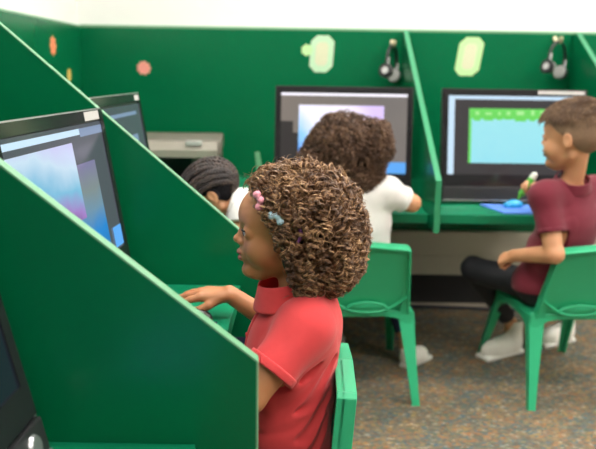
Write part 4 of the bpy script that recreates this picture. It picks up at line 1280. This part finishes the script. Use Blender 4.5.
capc.sub(plane(H3.w((-.3, 0, .22)), H3.R[:, 2]), .01)
hc = sdf_obj('hair', capc, H3.w((0, 0, .5)) - .15, H3.w((0, 0, .5)) + .15, .003, M_['hair_c0'], g3); rel(hc, g3)
def braid(points, r, env, lift, n):
    P = np.array(points, float)
    t_ = np.linspace(0, 1, len(P)); tt = np.linspace(0, 1, n)
    Q = np.stack([np.interp(tt, t_, P[:, i]) for i in range(3)], 1).astype(np.float32)
    for _ in range(4):
        g = envelope_dirs(env, Q); Q = (Q - g * (env(Q) - lift)[:, None]).astype(np.float32)
    return Q
bi = 0
for k in range(7):
    y_ = -.33 + .11 * k
    # rows run from the hairline over the crown to the back of the head
    pts = [H3.w((.36 - .35 * abs(y_), y_ * .75, .80)), H3.w((.12, y_ * .98, 1.0)), H3.w((-.2, y_ * 1.02, .95)), H3.w((-.45, y_ * .85, .70)), H3.w((-.42, y_ * .7, .42)), H3.w((-.32, y_ * .6, .25))]
    Q = braid(pts, .006, hf3, .006, 60)
    T = np.gradient(Q, axis=0); T /= np.linalg.norm(T, axis=1)[:, None]; g = envelope_dirs(hf3, Q); Bn = np.cross(T, g)
    ss = np.linspace(0, 1, 60) * 2 * PI * 11
    tail = []
    L = []
    for q_ in range(3):
        L.append(Q + Bn * (np.sin(ss + q_ * 2.09) * .0058)[:, None] + g * (np.sin(2 * (ss + q_ * 2.09)) * .0022)[:, None])
    o = tubes('braid', L, .0044, M_['hair_c'], hc, 6); rel(o, g3)
# side rows sweeping back above the ear
for sg in (1, -1):
    for k in range(3):
        z_ = .62 + .09 * k
        pts = [H3.w((.20 - .02 * k, sg * .33, z_)), H3.w((0, sg * .38, z_ + .04)), H3.w((-.2, sg * .34, z_)), H3.w((-.38, sg * .22, z_ - .12)), H3.w((-.42, sg * .12, z_ - .28))]
        Q = braid(pts, .006, hf3, .007, 44)
        T = np.gradient(Q, axis=0); T /= np.linalg.norm(T, axis=1)[:, None]; g = envelope_dirs(hf3, Q); Bn = np.cross(T, g)
        ss = np.linspace(0, 1, 44) * 2 * PI * 8
        L = [Q + Bn * (np.sin(ss + q_ * 2.09) * .0060)[:, None] + g * (np.sin(2 * (ss + q_ * 2.09)) * .0022)[:, None] for q_ in range(3)]
        o = tubes('braid', L, .0046, M_['hair_c'], hc, 6); rel(o, g3)
make_chair('green plastic chair of the braided child, mostly hidden behind the girl in red', (-.155, 2.16, 0), math.radians(90), 1.0, .026)
# ------------------------------------------------------------------ light and camera
def lamp(x, y, w=1.2, d=.6, s=9.0):
    t = thing('ceiling_light', 'flat rectangular ceiling light panel', 'ceiling light', (x, y, ZT), 0, 'ceiling light panels')
    bm = bmesh.new()
    for a in ((-w / 2, -d / 2, -w / 2 + .03, d / 2), (w / 2 - .03, -d / 2, w / 2, d / 2), (-w / 2 + .03, -d / 2, w / 2 - .03, -d / 2 + .03), (-w / 2 + .03, d / 2 - .03, w / 2 - .03, d / 2)):
        add_box(bm, (a[0], a[1], -.03), (a[2], a[3], -.0005))
    bm_obj('frame', bm, M_['ceil'], t)
    box('diffuser', (-w / 2 + .03, -d / 2 + .03, -.022), (w / 2 - .03, d / 2 - .03, -.012), M_['lamp'], t)
M_['lamp'] = emis('lamp_diffuser', (1, .965, .91, 1), 17.0, .6)
for x in (.1, 1.9, 3.6):
    for y in (-.5, 1.3, 2.8):
        lamp(x, y)
w = bpy.data.worlds.new('room_air'); scene.world = w; w.use_nodes = True
w.node_tree.nodes['Background'].inputs[0].default_value = (.9, .95, 1, 1)
w.node_tree.nodes['Background'].inputs[1].default_value = .3

cam = bpy.data.cameras.new('camera'); co = bpy.data.objects.new('camera', cam); COL.objects.link(co)
cam.sensor_width = 36; cam.lens = 760 / 596 * 36; cam.clip_start = .02
P_ = math.atan(152.5 / 760)
roll = .015
Rm = Matrix.Rotation(PI / 2 - P_, 4, 'X') @ Matrix.Rotation(roll, 4, 'Z')
co.matrix_world = Matrix.Translation((0, 0, 1.13)) @ Rm
cam.dof.use_dof = True; cam.dof.focus_distance = 1.36; cam.dof.aperture_fstop = 4.0
scene.camera = co
vs = scene.view_settings
scene.display_settings.display_device = 'sRGB'
vs.view_transform = 'Standard'; vs.look = 'None'; vs.gamma = 1; vs.use_curve_mapping = False
vs.exposure = 0.0
scene.cycles.max_bounces = 6
